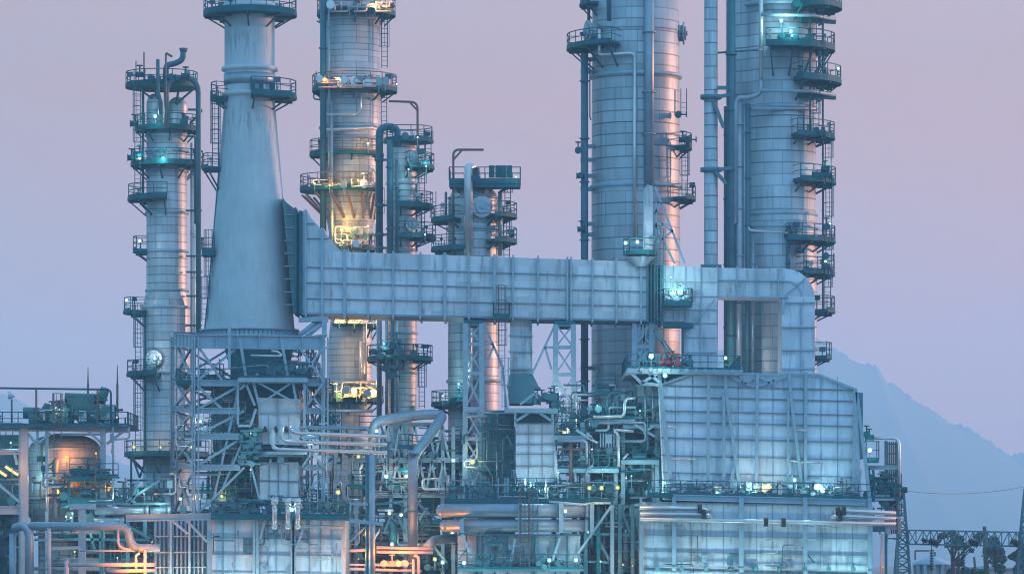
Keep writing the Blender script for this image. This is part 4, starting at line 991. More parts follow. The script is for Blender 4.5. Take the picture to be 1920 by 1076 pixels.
# ---- mid platforms between the fattest column and the furnace
t = T('pipe_module', 'dim crowded pipe decks between the pale panelled heater and the biggest furnace', 'pipe module', 1160, -7)
for x in (1092, 1154, 1168, 1232): 
    p = at(x,0,-7); t.p('post', MB().bar((p.x,-7,0), at(x, 790 if x < 1150 else 730, -7), .35), M.light)
t.p('back_casing', MB().prism([(1108,800),(1236,790),(1236,960),(1108,960)], -4, 2), M.corr)
t.p('end_casing', MB().prism([(1196,722),(1238,722),(1238,940),(1222,940),(1222,790),(1196,790)], -5.5, 2), M.wall2)
t.p('vessel', MB().lathe(at(1185,0,-5).x, -5, [(.2,at(0,800,-5).z),(Ln(24,-5),at(0,806,-5).z),(Ln(26,-5),at(0,860,-5).z),(.2,at(0,868,-5).z)], 24), M.dpipe)
for x0, x1, y, w in ((1112,1190,786,'fl'),(1168,1240,795,'f'),(1165,1236,862,'fl'),(1045,1160,878,'fr'),(1040,1110,816,'fr')): deck(t, x0, x1, y, -8, -3, 1.1, .35, w, M.light)
for pts, r, m in (([(1112,782,-8.3),(1170,780,-8.3),(1172,747,-8.3),(1192,745,-8.3)],3,M.galv),([(1140,778,-8),(1138,745,-8),(1146,736,-8),(1180,736,-8)],2.6,M.dpipe),([(1150,778,-7.8),(1150,754,-7.8)],2,M.pipe),([(1158,778,-7.8),(1158,750,-7.8)],2,M.pipe),([(1165,778,-7.8),(1166,750,-7.8)],2,M.dpipe),([(1045,826,-8.3),(1100,826,-8.3),(1100,870,-8.3)],3,M.pipe),([(1070,826,-8.1),(1070,925,-8.1)],3.5,M.rust),([(1040,845,-8.1),(1046,930,-8.1)],4,M.galv),([(1046,842,-8),(1108,842,-8)],2.4,M.rust),([(1110,792,-8),(1186,793,-8)],3,M.pipe),([(1150,806,-8.2),(1188,808,-8.2)],3,M.galv),([(1192,722,-8),(1238,722,-8)],2,M.pipe),([(1196,745,-8),(1238,745,-8)],2.4,M.dpipe),([(1200,770,-8),(1238,766,-8)],2.6,M.dpipe),([(1152,808,-8.4),(1160,815,-8.4),(1160,875,-8.4)],2.6,M.galv),([(1168,860,-8.4),(1178,850,-8.4)],2,M.galv),([(1078,885,-8),(1080,930,-8)],3,M.pipe),([(1098,938,-8),(1100,880,-8),(1112,872,-8)],2.6,M.pipe),([(1210,720,-8),(1210,790,-8)],2,M.pipe),([(1224,720,-8),(1224,790,-8)],2,M.pipe)):
    run(t, pts, r, m, 'pipe', .35, 8)
mb = MB()
for a, b in (((1190,796),(1228,818)),((1228,796),(1206,812)),((1100,812),(1110,822)),((1080,806),(1120,830))): mb.bar(at(*a,-8.1), at(*b,-8.1), .2)
for k in range(7): x = 1126 + k*5; mb.bar(at(x,812,-8), at(x,838,-8), .08)
t.p('brace', mb, M.light)
vv = VS()
for k in range(80): valve(vv, at(RND.uniform(1042,1236), RND.choice([770,782,850,872,805,925,832]) - RND.uniform(0,10), RND.uniform(-7.8,-5)), RND.uniform(.2,.4))
fit_valves(t, vv, M.steel)
for x, y, c, pw in ((1174,896,'c',70),(1184,892,'c',70),(1130,880,'c',120),(1110,842,'w',40),(1200,770,'c',110),(1215,905,'c',160),(1120,760,'c',110)): lamp(t, x, y, -8.6, c, pw, .12)  # fill lamps with tiny lenses, added to lift the dim decks
clutter(t, 1046, 1238, 722, 935, -8.2, -4.5, 96, 15, .16, 2.8)
# ---- dark open frame under it
t = T('pipe_support_frame', 'dark open steel frame with tall thin posts, left of the biggest furnace lower wall', 'steel frame', 1160, -9)
for x, m in ((1098,M.steel),(1122,M.dark),(1148,M.light),(1162,M.steel),(1186,M.steel),(1201,M.light)):
    p = at(x,0,-12); t.p('post', MB().bar((p.x,-12,0), at(x, 944, -12), .3), m)
t.p('back_sheet', MB().prism([(1088,946),(1206,946),(1206,1148),(1088,1148)], -4, -3), M.corr)
vv = VS(); mb = MB()
for a, b in (((1098,1000),(1206,1003)),((1098,1052),(1150,1054)),((1206,998),(1225,1018)),((1162,950),(1200,1040)),((1148,946),(1206,952)),((1122,1010),(1148,1060))): mb.bar(at(*a,-11.8), at(*b,-11.8), .2)
for k in range(40): valve(vv, at(RND.uniform(1092,1200), RND.uniform(955,1076), RND.uniform(-9,-5)), RND.uniform(.2,.45))
for k in range(14): x = RND.uniform(1092,1200); mb.tube(at(x,950,-8), at(x,1140,-8), RND.uniform(.06,.2), 6)
t.p('pipe_cluster', mb, M.steel); fit_valves(t, vv, M.steel)
t.p('upright_vessel', MB().lathe(at(1173,0,-10).x, -10, [(.1,at(0,992,-10).z),(Ln(5,-10),at(0,998,-10).z),(Ln(5,-10),0)], 16), M.pipe)
for x, y, c, pw in ((1168,1058,'y',60),(1126,1052,'w',60),(1186,1060,'o',60),(1110,1000,'c',140),(1228,1068,'c',120)): lamp(t, x, y, -12.6, c, pw, .14)
clutter(t, 1088, 1206, 950, 1076, -11.5, -6, 60, 16, .12, 3)
# ---- light of the evening
HAZE_COL = (.41, .72, .98); HAZE_DEN = .00026; HILL_Y = 5000
SKY_FWD = [(0.0, (.76,.15,.10)), (.05, (.62,.15,.09)), (.12, (.47,.16,.13)), (.3, (.55,.5,.8)), (.6, (.5,.7,1.2))]
SKY_COOL = (.29, .18, .18)
SKY_BACK = [(0.0, (.41,1.04,1.52)), (.3, (.41,1.02,1.52)), (.7, (.43,.86,1.27)), (1.0, (.43,.86,1.27))]
SKY_SUN = (1.3, .82, .80); SKY_LEFT = (.10, .46, .63); CLOUD = (.28, .29, .36); SKY_STR = 1.0; SUN_E = 5.0; EXPO = 0.34
# ================================================================== centre-left pipework
t = T('pipe_header', 'three parallel silver pipes running right from the panelled heater, ends cut square', 'pipes', 640, -10)
for pts in ([(545,806,-10.4),(556,812,-10.4),(556,812,-10.4),(726,818,-10.4)], [(528,800,-10.4),(528,828,-10.4),(726,833,-10.4)], [(511,805,-10.4),(511,842,-10.4),(726,848,-10.4)]):
    pts = [q for i, q in enumerate(pts) if i == 0 or q != pts[i-1]]
    run(t, pts, 3.6, M.galv, 'header_pipe', .6, 12)
mb = MB()
for x in (600, 660, 715): mb.bar(at(x,812,-9.9), at(x,852,-9.9), .18)
mb.bar(at(715,800,-9.9), at(730,852,-9.9), .2); t.p('pipe_hanger', mb, M.steel)
t.p('tie_beam', MB().bar(at(572,801,-9.6), at(692,802,-9.6), .25), M.light)
run(t, [(560,802,-9.8),(688,803,-9.8),(694,815,-9.8)], 2, M.pipe, 'branch_pipe', .4)

t = T('cooling_water_main', 'thick grey pipe that zigzags through the air, then drops straight down', 'pipe', 775, -9)
run(t, [(700,838,-4),(700,790,-4),(790,777,-4),(834,776,-4),(774,858,-9),(774,1130,-9)], 9.5, M.pipe, 'main_pipe', .9, 16)
run(t, [(832,776,-4),(745,776,-4)], 5, M.pipe, 'branch_pipe')
t.p('flange', MB().disc(at(774,852,-9.2), .5, (0,0,1), .12, 16).disc(at(774,960,-9), .5, (0,0,1), .12, 16), M.steel)

t = T('upright_pipe', 'tall upright pipe pair beside the right end of the low furnace house', 'pipe', 696, -14)
for x, r, m in ((697,6.5,M.pipe),(688,3.4,M.dpipe)): p = at(x,0,-14); t.p('main_pipe', MB().tube((p.x,-14,0), at(x,852,-14), Ln(r,-14), 14), m)
t.p('bracket', MB().bar(at(655,944,-14.2), at(690,945,-14.2), .2).bar(at(655,975,-14.2), at(718,982,-14.2), .3).bar(at(657,940,-14.2), at(657,960,-14.2), .15).bar(at(656,1016,-14), at(684,988,-14), .14), M.light)

t = T('pipe_rack', 'crowded steel pipe rack with lattice trusses, behind the zigzag grey pipe', 'pipe rack', 760, -4)
mb = MB()
for x in (655, 668, 733, 760, 830, 850):
    p = at(x,0,-3); mb.bar((p.x,-3,0), at(x, 800 if x > 690 else 860, -3), .32)
t.p('post', mb, M.light)
for y0, x0, x1 in ((796,730,832),(862,655,860),(928,700,870)): t.p('beam', MB().ibeam(at(x0,y0,-3.2), at(x1,y0,-3.2), .4, .25), M.light)
for y0, y1, n in ((798,860,5),(864,926,6)):
    mb = MB()
    for k in range(n):
        a, b = 712 + 130*k/n, 712 + 130*(k+1)/n; m = (a+b)/2; mb.bar(at(a,y1,-3.3), at(m,y0,-3.3), .2).bar(at(m,y0,-3.3), at(b,y1,-3.3), .2)
    t.p('truss_web', mb, M.light)
t.p('screen_wall', MB().prism([(650,985),(870,975),(870,1145),(650,1145)], 4, 5), M.corr)
t.p('cable_tray', MB().pbox(700,850,932,960,-1,2), M.dark)
mb = MB(); 
for k in range(10): mb.tube(at(660,868+k*6,RND.uniform(0,4)), at(860,868+k*6+RND.uniform(-2,2),RND.uniform(0,4)), RND.uniform(.08,.2), 6)
t.p('pipe_bundle', mb, M.dpipe)
mb = MB()
for k in range(16): x = RND.uniform(652,868); mb.tube(at(x,RND.uniform(830,930),RND.uniform(-2.5,2)), at(x,1140,-1), RND.uniform(.06,.2), 6)
for k in range(10): y = RND.uniform(960,1075); mb.tube(at(RND.uniform(650,740),y,-2), at(RND.uniform(760,868),y+2,-2), RND.uniform(.08,.22), 6)
t.p('pipe_bundle', mb, M.pipe)
vv = VS()
for k in range(110): valve(vv, at(RND.uniform(652,868), RND.choice([858,925,980,1010,1045,1068]) - RND.uniform(0,16), RND.uniform(-4,2)), RND.uniform(.2,.42))
fit_valves(t, vv, M.steel)
for pts, r, m in (([(735,1060,-4),(738,985,-4),(725,975,-4)],8,M.dpipe),([(560,770,-1),(700,770,-1)],3,M.galv),([(660,830,-3),(700,830,-3)],2.5,M.galv),([(676,950,-4),(674,880,-4),(680,870,-4)],3,M.galv),([(790,835,2),(905,845,2)],11,M.pipe),([(785,868,0),(880,872,0)],6,M.pipe),([(840,890,-3.6),(840,930,-3.6)],4,M.pipe),([(705,905,-3.6),(770,902,-3.6)],3,M.pipe),([(718,985,-4),(700,1010,-4),(700,1040,-4)],3,M.galv)):
    run(t, pts, r, m, 'pipe', .5, 10)
mb = MB()
for a, b in (((780,940),(820,975)),((705,945),(770,938)),((735,960),(720,1000)),((760,1000),(745,965)),((810,1020),(838,1055))): mb.bar(at(*a,-4.4), at(*b,-4.4), .2)
t.p('brace', mb, M.steel)
for x, y, c, pw in ((672,856,'y',120),(724,893,'w',200),(762,893,'w',200),(706,808,'c',100),(730,962,'w',30),(752,965,'w',30),(815,1048,'y',160),(830,1054,'w',120),(850,863,'c',120),(735,1020,'c',160),(848,1000,'c',120)): lamp(t, x, y, -5, c, pw, .2)

clutter(t, 650, 872, 800, 1076, -4.5, 1, 98, 17, .14, 3)
clutter(t, 652, 868, 830, 1020, -5.2, -3.6, 44, 43, .16, 1.2)
t = T('product_line', 'pinkish pipes glowing orange under sodium light at bottom centre, below the zigzag grey pipe', 'pipes', 740, -12)
for pts, r in (([(706,1026,-12),(812,1029,-12)],3.4),([(706,1034,-12.3),(812,1036,-12.3)],3),([(655,1066,-12),(790,1070,-12)],3),([(655,1058,-12.3),(760,1060,-12.3)],2),([(785,1150,-12.2),(785,1044,-12.2),(776,1040,-12.2)],3),([(775,1150,-12.4),(775,1048,-12.4)],2.4),([(655,1032,-12),(700,1030,-12)],3),([(800,1028,-12),(812,1012,-11),(860,1008,-9)],9)):
    run(t, pts, r, M.pinkish if r < 9 else M.pipe, 'pipe', .4, 10)
vv = VS()
for x in (720, 735, 748, 760): valve(vv, at(x, 1056, -12), .3)
fit_valves(t, vv, M.pinkish)
for x, y, pw in ((672,1048,90),(745,1050,170),(785,1020,90),(700,1046,140),(682,1002,30)): lamp(t, x, y, -13.3, 'o', pw*7, .08, arm=False)

# ================================================================== left side plant
Y = -3
t = T('equipment_structure', 'pinkish steel structure at the far left edge with a long top beam', 'steel structure', 60, Y)
for x, w, m, yt in ((46,.6,M.pinkish,796),(38,.25,M.light,800),(193,.42,M.light,800),(88,.25,M.light,800),(-14,.5,M.pinkish,740)):
    p = at(x,0,Y); t.p('post', MB().bar((p.x,Y,0), at(x, yt, Y), w), m)
for a, b, h, m in (((-20,800),(42,800),.75,M.pinkish),((52,802),(242,806),.5,M.pinkish),((-20,848),(38,848),.35,M.pinkish),((-20,956),(38,956),.7,M.pinkish),((112,814),(192,814),.2,M.light)): t.p('beam', MB().ibeam(at(*a,Y), at(*b,Y), h, .3), m)
mb = MB()
for a, b in (((52,812),(68,832)),((72,830),(95,812)),((165,808),(192,832)),((232,808),(200,832)),((-5,905),(38,942)),((32,870),(26,845)),((70,805),(70,848))): mb.bar(at(*a,Y-.1), at(*b,Y-.1), .22)
t.p('brace', mb, M.light)
t.p('rear_sheet', MB().prism([(-30,815),(40,815),(40,950),(-30,950)], 4, 5), M.corr)
deck(t, -25, 240, 797, -4, 6, 1.1, .2, 'flr'); deck(t, 115, 205, 893, -4, 1, 0, .25); deck(t, 106, 232, 937, -4, 2, 1.0, .25, 'fr'); deck(t, -25, 40, 950, -3, 3, 0, .2)
run(t, [(-20,727,-2),(120,729,-2),(208,730,-2),(208,795,-2)], 2, M.dark, 'crane_rail', .4)
mb = MB(); 
for x in (68, 183): mb.bar(at(x,728,-2), at(x,795,-2), .16)
t.p('rail_post', mb, M.rust)
for x0, y0, x1, y1 in ((10,874,34,890),(-8,878,12,892)):
    h = t.p('fluorescent_lamp', MB().bar(at(x0,y0-4,-3.4), at(x1,y1-4,-3.4), .3, .12), M.steel); t.p('tube', MB().tube(at(x0,y0,-3.5), at(x1,y1,-3.5), .12, 8), M.ly, h)
for x, y, c, pw in ((22,880,'y',200),(125,858,'o',160),(122,922,'o',330),(206,917,'o',260),(122,930,'o',140),(136,962,'w',110),(124,968,'w',60),(133,970,'w',60),(212,932,'w',60),(140,1034,'y',160),(20,830,'c',160),(60,900,'c',220),(180,850,'o',60)): lamp(t, x, y, (-2.1 if c == 'o' else -4.4) if c != 'c' else -1, c, pw*(3.2 if c == 'o' else 1), .3 if (x, y) == (206, 917) else .15, off=.1 if c == 'o' else .7)
for x, p0, p1 in ((212,800,920),(208,812,830)): vpipe(t, x, p0, p1, -4, 2, M.pipe, 'drain_pipe')
run(t, [(242,800,-4),(243,822,-4),(212,824,-4),(210,850,-4)], 1.8, M.pipe, 'drain_pipe', .3)
ladder(t, 108, 758, 830, -4.4, True, .6, M.rust)
vv = VS(); mb = MB()
for k in range(26): valve(vv, at(RND.uniform(-20,38), RND.choice([940,985,1010,1050])-RND.uniform(0,12), RND.uniform(-3,2)), .4)
for k in range(10): x = RND.uniform(-10,40); mb.tube(at(x,960,0), at(x,1130,0), RND.uniform(.1,.25), 6)
t.p('pipe_cluster', mb, M.steel); fit_valves(t, vv, M.steel)

clutter(t, -25, 42, 820, 1076, -2.5, 3, 40, 18, .15, 3)
clutter(t, 60, 235, 895, 935, -3.5, 0, 20, 19, .15)
t = T('storage_vessel', 'fat domed silver vessel lit orange inside the pinkish structure at far left', 'vessel', 122, 2)
shell(t, 122, 2, dome(66, 812, 840) + [(68,842),(68,968),(50,990)], M.clad3, 44)
bands(t, 122, 2, 68, [842, 893, 935], .1)
manhole(t, at(138,875,-1.2), (.25,-1,0), .85, M.clad3)
vpipe(t, 104, 862, 970, -2.2, 6, M.pipe); run(t, [(78,830,-2),(78,880,-2.2),(82,895,-2.2)], 2.4, M.pipe, 'branch_pipe'); run(t, [(80,880,-2.4),(98,868,-2.4),(106,858,-2.4)], 1.6, M.dpipe, 'branch_pipe')
vv = VS()
for x, y in ((78,860),(83,878),(150,890),(165,888),(185,890)): valve(vv, at(x,y,-2.6), .3)
fit_valves(t, vv, M.dark)

t = T('compressor_unit', 'green machinery package with pipe coils standing on the top deck of the pinkish structure', 'compressor', 150, 0)
zt = lambda y: at(0, y, 0).z
t.p('casing', MB().prism([(126,745),(176,744),(178,794),(150,796),(128,770)], -1, 3), M.hull)
t.p('tank', MB().tube(at(122,746,0), at(186,748,0), .45, 14).tube(at(186,740,0), at(200,744,0), .75, 14), M.hull)
t.p('cabinet', MB().prism([(188,758),(214,758),(214,786),(188,786)], -2, 1), M.pipe); t.p('window', MB().prism([(192,762),(209,762),(209,771),(192,771)], -2.06, -2.0), M.hull)
t.p('motor', MB().tube(at(44,774,0), at(70,774,0), .5, 14).pbox(66,72,764,784,-1,1).pbox(56,90,786,795,-1,1), M.hull)
t.p('gearbox', MB().prism([(76,768),(84,755),(92,757),(94,790),(72,790)], -1, 1.5), M.hull)
mb = MB()
for k in range(4): mb.tube(at(74,772+k*5,-1.3), at(85,772+k*5,-1.3), .14, 8); mb.tube(at(148,773+k*5,-1.6), at(162,773+k*5,-1.6), .14, 8)
t.p('cooler_fin', mb, M.white)
for pts, r in (([(124,790,-1.6),(126,778,-1.6),(138,778,-1.6)],3),([(170,778,-1.6),(182,782,-1.6),(184,792,-1.6)],3),([(96,770,-1),(104,756,-1),(116,756,-1),(122,770,-1)],3.5),([(100,792,-1.2),(104,774,-1.2)],3)): run(t, pts, r, M.pipe, 'pipe', .4)
vv = VS()
for k in range(46): valve(vv, at(RND.choice([RND.uniform(96,128), RND.uniform(60,225)]), RND.uniform(762,792), RND.uniform(-2,0)), RND.uniform(.2,.4))
fit_valves(t, vv, M.hull)
for k, (x, y) in enumerate(((105,764),(112,768),(106,775),(219,782))): lamp(t, x, y, -2.6, 'w', 20 if k else 50, .12, arm=False)
clutter(t, 55, 235, 768, 796, -2.5, 2, 40, 20, .05)
for x, y, lab in ((165,688,'shorter thin lightning mast on the top deck, directly above the green machinery'),(220,684,'thin lightning mast at the right end of the top deck, beside the slim silver column')):
    m = T('lightning_mast', lab, 'mast', x, 3); m.p('pole', MB().tube(at(x,797,3), at(x,720,3), .1, 8), M.rust); m.p('tip', MB().tube(at(x,720,3), at(x,y,3), .07, 6, .03), M.rust)
m = T('floodlight_mast', 'small floodlight on a thin pole at the far left end of the top deck', 'floodlight', 21, 2)
m.p('pole', MB().tube(at(22,797,2), at(22,748,2), .08, 8), M.rust); m.p('floodlight', MB().tube(at(22,746,2), at(17,733,2), .3, 10, .15), M.white)

t = T('grey_pipe_loop', 'thick grey elbowed pipe across the bottom left corner, orange at its right end', 'pipe', 150, -12)
run(t, [(24,1130,-11),(24,1000,-11)], 6.5, M.pipe, 'main_pipe', n=14)
run(t, [(28,990,-11),(45,984,-12),(55,998,-12),(55,1130,-12)], 8.5, M.pipe, 'main_pipe', .8, 16)
run(t, [(55,986,-12),(240,986,-12),(245,1027,-12),(300,1027,-12)], 8, M.pipe, 'main_pipe', 1.0, 16)
run(t, [(92,990,-12.2),(92,1130,-12.2)], 4, M.pinkish, 'branch_pipe'); run(t, [(221,990,-12.2),(222,1026,-12.2),(246,1030,-12.2)], 2.5, M.pinkish, 'branch_pipe', .5)
t.p('saddle', MB().bar(at(92,1012,-12), at(72,1012,-12), .2).bar(at(92,1028,-12), at(150,1026,-12), .25), M.light)
t = T('concrete_post', 'square pale concrete post standing behind the grey pipe at the bottom left', 'post', 153, -9)
t.p('shaft', MB().pbox(147,160,944,1145,-9.5,-8.9), M.light); t.p('head', MB().pbox(130,178,944,954,-9.6,-8.8), M.light)
t = T('product_line', 'low pink pipes turning orange beside the low furnace house at the bottom left', 'pipes', 230, -13)
for pts, r in (([(130,1058,-13),(290,1058,-13)],4),([(200,1070,-13.2),(290,1069,-13.2)],3.4),([(272,1030,-13),(272,1130,-13)],3),([(255,1070,-13),(255,1040,-13),(262,1036,-13)],2.4),([(150,1032,-12),(262,1032,-12)],2),([(125,1050,-13),(125,1130,-13)],4)): run(t, pts, r, M.pinkish, 'pipe', .4, 10)
for x, y, pw in ((275,1044,180),(250,1082,240),(285,1016,60)): lamp(t, x, y, -14.2, 'o', pw*7, .08, arm=False)

t = T('horizontal_exchanger', 'long horizontal exchanger shells on a dark frame right of the orange lit vessel', 'heat exchanger', 220, -4)
for x0, x1, y, r in ((178,276,957,8),(282,318,958,8),(176,230,975,5)):
    a, b = at(x0,y,-5), at(x1,y,-5); t.p('shell', MB().tube(a, b, Ln(r,-5), 16).tube(b-V((.15,0,0)), b+V((.15,0,0)), Ln(r*1.25,-5), 16), M.pipe)
mb = MB()
for x in (190, 240, 272, 300): p = at(x,0,-5); mb.bar((p.x,-5,0), at(x,966,-5), .3)
for a, b in (((120,944),(320,944)),((120,1010),(320,1012)),((236,940),(300,900)),((246,945),(260,900)),((240,985),(290,1015)),((170,1000),(178,1030)),((188,990),(188,1060))): mb.bar(at(*a,-5.4), at(*b,-5.4), .2)
t.p('frame', mb, M.steel)
t.p('rear_sheet', MB().prism([(100,960),(330,960),(330,1140),(100,1140)], 5, 6), M.corr)
vv = VS(); mb = MB()
for k in range(90): valve(vv, at(RND.uniform(100,320), RND.choice([930,942,975,1005,1050])-RND.uniform(0,12), RND.uniform(-4.5,2)), RND.uniform(.2,.42))
for k in range(16): x = RND.uniform(96,320); mb.tube(at(x,RND.uniform(960,1020),-2), at(x,1140,-2), RND.uniform(.07,.2), 6)
for k in range(9): y = RND.uniform(985,1076); mb.tube(at(RND.uniform(60,150),y,-3), at(RND.uniform(200,320),y,-3), RND.uniform(.08,.2), 6)
t.p('pipework', mb, M.pipe); fit_valves(t, vv, M.steel)
for x, y, c, pw in ((270,925,'c',120),(300,945,'c',160),(160,1000,'c',120),(220,1045,'c',120),(290,985,'c',120)): lamp(t, x, y, -5.6, c, pw, .1)  # tiny cyan fill lamps added to light the pipework behind

clutter(t, 60, 330, 880, 1076, -4.8, 1, 98, 22, .15, 3)
# ================================================================== right-hand edge
t = T('pipe_gantry', 'tall pipe bend on a narrow frame at the right end of the biggest furnace', 'pipe frame', 1660, -4)
for x in (1630, 1661, 1683): p = at(x,0,-4); t.p('post', MB().bar((p.x,-4,0), at(x,826 if x > 1640 else 900,-4), .22), M.steel)
run(t, [(1622,821,-4.5),(1686,821,-4.5),(1686,1000,-4.5)], 2.8, M.galv, 'pipe', .6, 12)
for y in (876, 925, 990): t.p('beam', MB().ibeam(at(1622,y,-4.2), at(1684,y,-4.2), .35 if y < 900 else .2, .2), M.light)
mb = MB()
for k in range(6): mb.tube(at(1660+k*3.8,828,-3.8), at(1660+k*3.8,1000,-3.8), .07, 6)
for y in (832, 850, 870, 905, 940): mb.bar(at(1658,y,-3.8), at(1682,y,-3.8), .1)
t.p('cable_ladder', mb, M.rust)
deck(t, 1624, 1648, 861, -5, -3, 1.5, .25, 'flr'); deck(t, 1640, 1690, 934, -5, -2, 1.1, .2, 'fr'); lamp(t, 1631, 844, -5.4, 'c', 120, .26)
vv = VS(); mb = MB()
for k in range(34): valve(vv, at(RND.uniform(1622,1690), RND.uniform(890,948), RND.uniform(-5,-3)), .3)
mb.bar(at(1637,880,-4.5), at(1640,910,-4.5), .2); mb.pbox(1636,1660,985,996,-5,-4); valve(vv, at(1625,814,-5), .3); valve(vv, at(1630,820,-5), .3)
t.p('pipework', mb, M.dark); fit_valves(t, vv, M.dark)
run(t, [(1654,1000,-5),(1652,1130,-5)], 2.6, M.pinkish, 'pipe'); run(t, [(1662,1000,-5),(1662,1130,-5)], 2, M.dark, 'pipe')
lamp(t, 1655, 1062, -6, 'o', 110, .16); lamp(t, 1640, 1085, -6, 'o', 60, .1)

clutter(t, 1622, 1690, 880, 1010, -5, -3, 26, 23, .15, 1.6)
def lattice_mast(t, px, y0, y1, w0, w1, Y, n):
    a, b = at(px, y0, Y), at(px, y1, Y); b = V((b.x, Y, 0)); h0, h1 = Ln(w0,Y)/2, Ln(w1,Y)/2; mb = MB(); wb = MB()
    C = [(-1,-1),(1,-1),(1,1),(-1,1)]
    Q = lambda c, f: V((a.x + c[0]*(h0+(h1-h0)*f), Y + c[1]*(h0+(h1-h0)*f), a.z + (b.z-a.z)*f))
    for c in C: mb.bar(Q(c,0), Q(c,1), .16)
    for k in range(n):
        f, g = k/n, (k+1)/n
        for i in range(4): xbrace(wb, Q(C[i],f), Q(C[(i+1)%4],f), Q(C[(i+1)%4],g), Q(C[i],g), .09); wb.bar(Q(C[i],g), Q(C[(i+1)%4],g), .09)
    t.p('leg', mb, M.steel); t.p('lattice', wb, M.steel)
    return a
Y = 40
t = T('lattice_pylon', 'lattice steel pylon beside the right end of the biggest furnace, dark insulator on top', 'pylon', 1696, Y)
lattice_mast(t, 1692, 925, 0, 6, 36, Y, 13); t.p('insulator', MB().tube(at(1690,918,Y), at(1701,918,Y), .3, 10).tube(at(1694,918,Y), at(1694,926,Y), .12, 8), M.insul)
t2 = T('lattice_pylon', 'lattice steel pylon cut by the right edge of the picture', 'pylon', 1924, Y)
lattice_mast(t2, 1924, 915, 0, 6, 44, Y, 11)
t = T('lattice_girder', 'horizontal lattice girder strung between the two pylons at lower right', 'girder', 1810, Y)
mb = MB(); wb = MB(); n = 17
for dy in (-.9, .9):
    for y in (993, 1019): mb.bar(at(1680,y,Y+dy), at(1940,y+5,Y+dy), .15)
for k in range(n):
    xa, xb = 1704+k*13.4, 1704+(k+1)*13.4; ya = 993 + (xa-1680)*.02
    for dy in (-.9, .9):
        a, b, c, d = at(xa,ya,Y+dy), at(xb,ya,Y+dy), at(xb,ya+26,Y+dy), at(xa,ya+26,Y+dy)
        (xbrace(wb, a, b, c, d, .09) if k % 3 != 1 else wb.bar(d, b, .09)); wb.bar(a, d, .09)
    wb.bar(at(xa,ya,Y-.9), at(xa,ya,Y+.9), .09)
t.p('chord', mb, M.steel); t.p('lattice', wb, M.steel)
G = 'insulators hung from the lattice girder'
for (x, y0, y1), lab in zip(((1747,1030,1067),(1806,1028,1072),(1867,1030,1072)), ('leftmost of the three black insulator strings under the lattice girder, before the round roof','middle one of the three black insulator strings under the lattice girder','rightmost of the three black insulator strings under the lattice girder, before the tallest tree')):
    m = T('insulator_string', lab, 'insulator', x, Y-1, G); m.p('rod', MB().bar(at(x,1020,Y-1), at(x,y1+4,Y-1), .07), M.insul); q = MB(); k = y0
    while k < y1: q.tube(at(x,k,Y-1), at(x,k+2,Y-1), .2, 10); k += 3
    m.p('shed', q, M.insul)
G = 'post insulators on the lattice girder'
for (xa, ya, xb, yb), lab in zip(((1742,1012,1760,1021),(1817,1013,1834,1021),(1895,1013,1910,1020),(1732,1016,1735,1010)), ('tilted black bushing at the left of the lattice girder','tilted black bushing at mid length of the lattice girder','tilted black bushing at the right end of the lattice girder','smallest black bushing, at the left of the lattice girder')):
    m = T('bushing', lab, 'insulator', xa, Y-1.4, G); a, b = at(xa,ya,Y-1.4), at(xb,yb,Y-1.4); m.p('core', MB().tube(a, b, .22, 10), M.insul); q = MB()
    for k in range(6): c = a.lerp(b, (k+.5)/6); q.tube(c, a.lerp(b, (k+.9)/6), .36, 12)
    m.p('shed', q, M.insul)
w0, w1 = at(1700,920,Y), at(2100,850,Y+25); mb = MB(); prev = None
for k in range(25):
    f = k/24; p = w0.lerp(w1, f) - V((0,0,1.6*4*f*(1-f)))
    if prev: mb.bar(prev, p, .04)
    prev = p
single('power_line', mb, M.insul, 'thin overhead wire sagging from the pylon across the hazy hill', 'wire', (w0.x, Y, 0))

Y = 110
t = T('round_pavilion', 'small pale round building with a shallow conical roof behind the lattice girder', 'building', 1748, Y)
c = at(1748, 1050, Y)
t.p('roof', MB().lathe(c.x, c.y, [(.2,at(0,1042,Y).z),(Ln(37,Y),at(0,1055,Y).z),(Ln(37,Y),at(0,1057.5,Y).z)], 28), M.light)
t.p('wall', MB().lathe(c.x, c.y, [(Ln(28,Y),at(0,1057.5,Y).z),(Ln(22,Y),0)], 28), M.pinkish)
mb = MB()
for k in range(12): a = 2*PI*k/12; mb.bar((c.x+Ln(33,Y)*math.cos(a), Y+Ln(33,Y)*math.sin(a), at(0,1058,Y).z), (c.x+Ln(27,Y)*math.cos(a), Y+Ln(27,Y)*math.sin(a), 0), .4)
t.p('pillar', mb, M.light)
t.p('roof_rail', MB().bar(at(1716,1049,Y), at(1716,1032,Y), .18).bar(at(1716,1032,Y), at(1742,1032,Y), .18).bar(at(1753,1042,Y), at(1753,1034,Y), .18), M.rust)
Y = 170
t = T('brick_building', 'low pink walled building behind the trees at the lower right corner', 'building', 1850, Y)
t.p('wall', MB().pbox(1775,1925,1066,1120,Y,Y+14), M.pinkish); t.p('roof', MB().prism([(1770,1066),(1850,1060),(1930,1066)], Y-.6, Y+15), M.light)

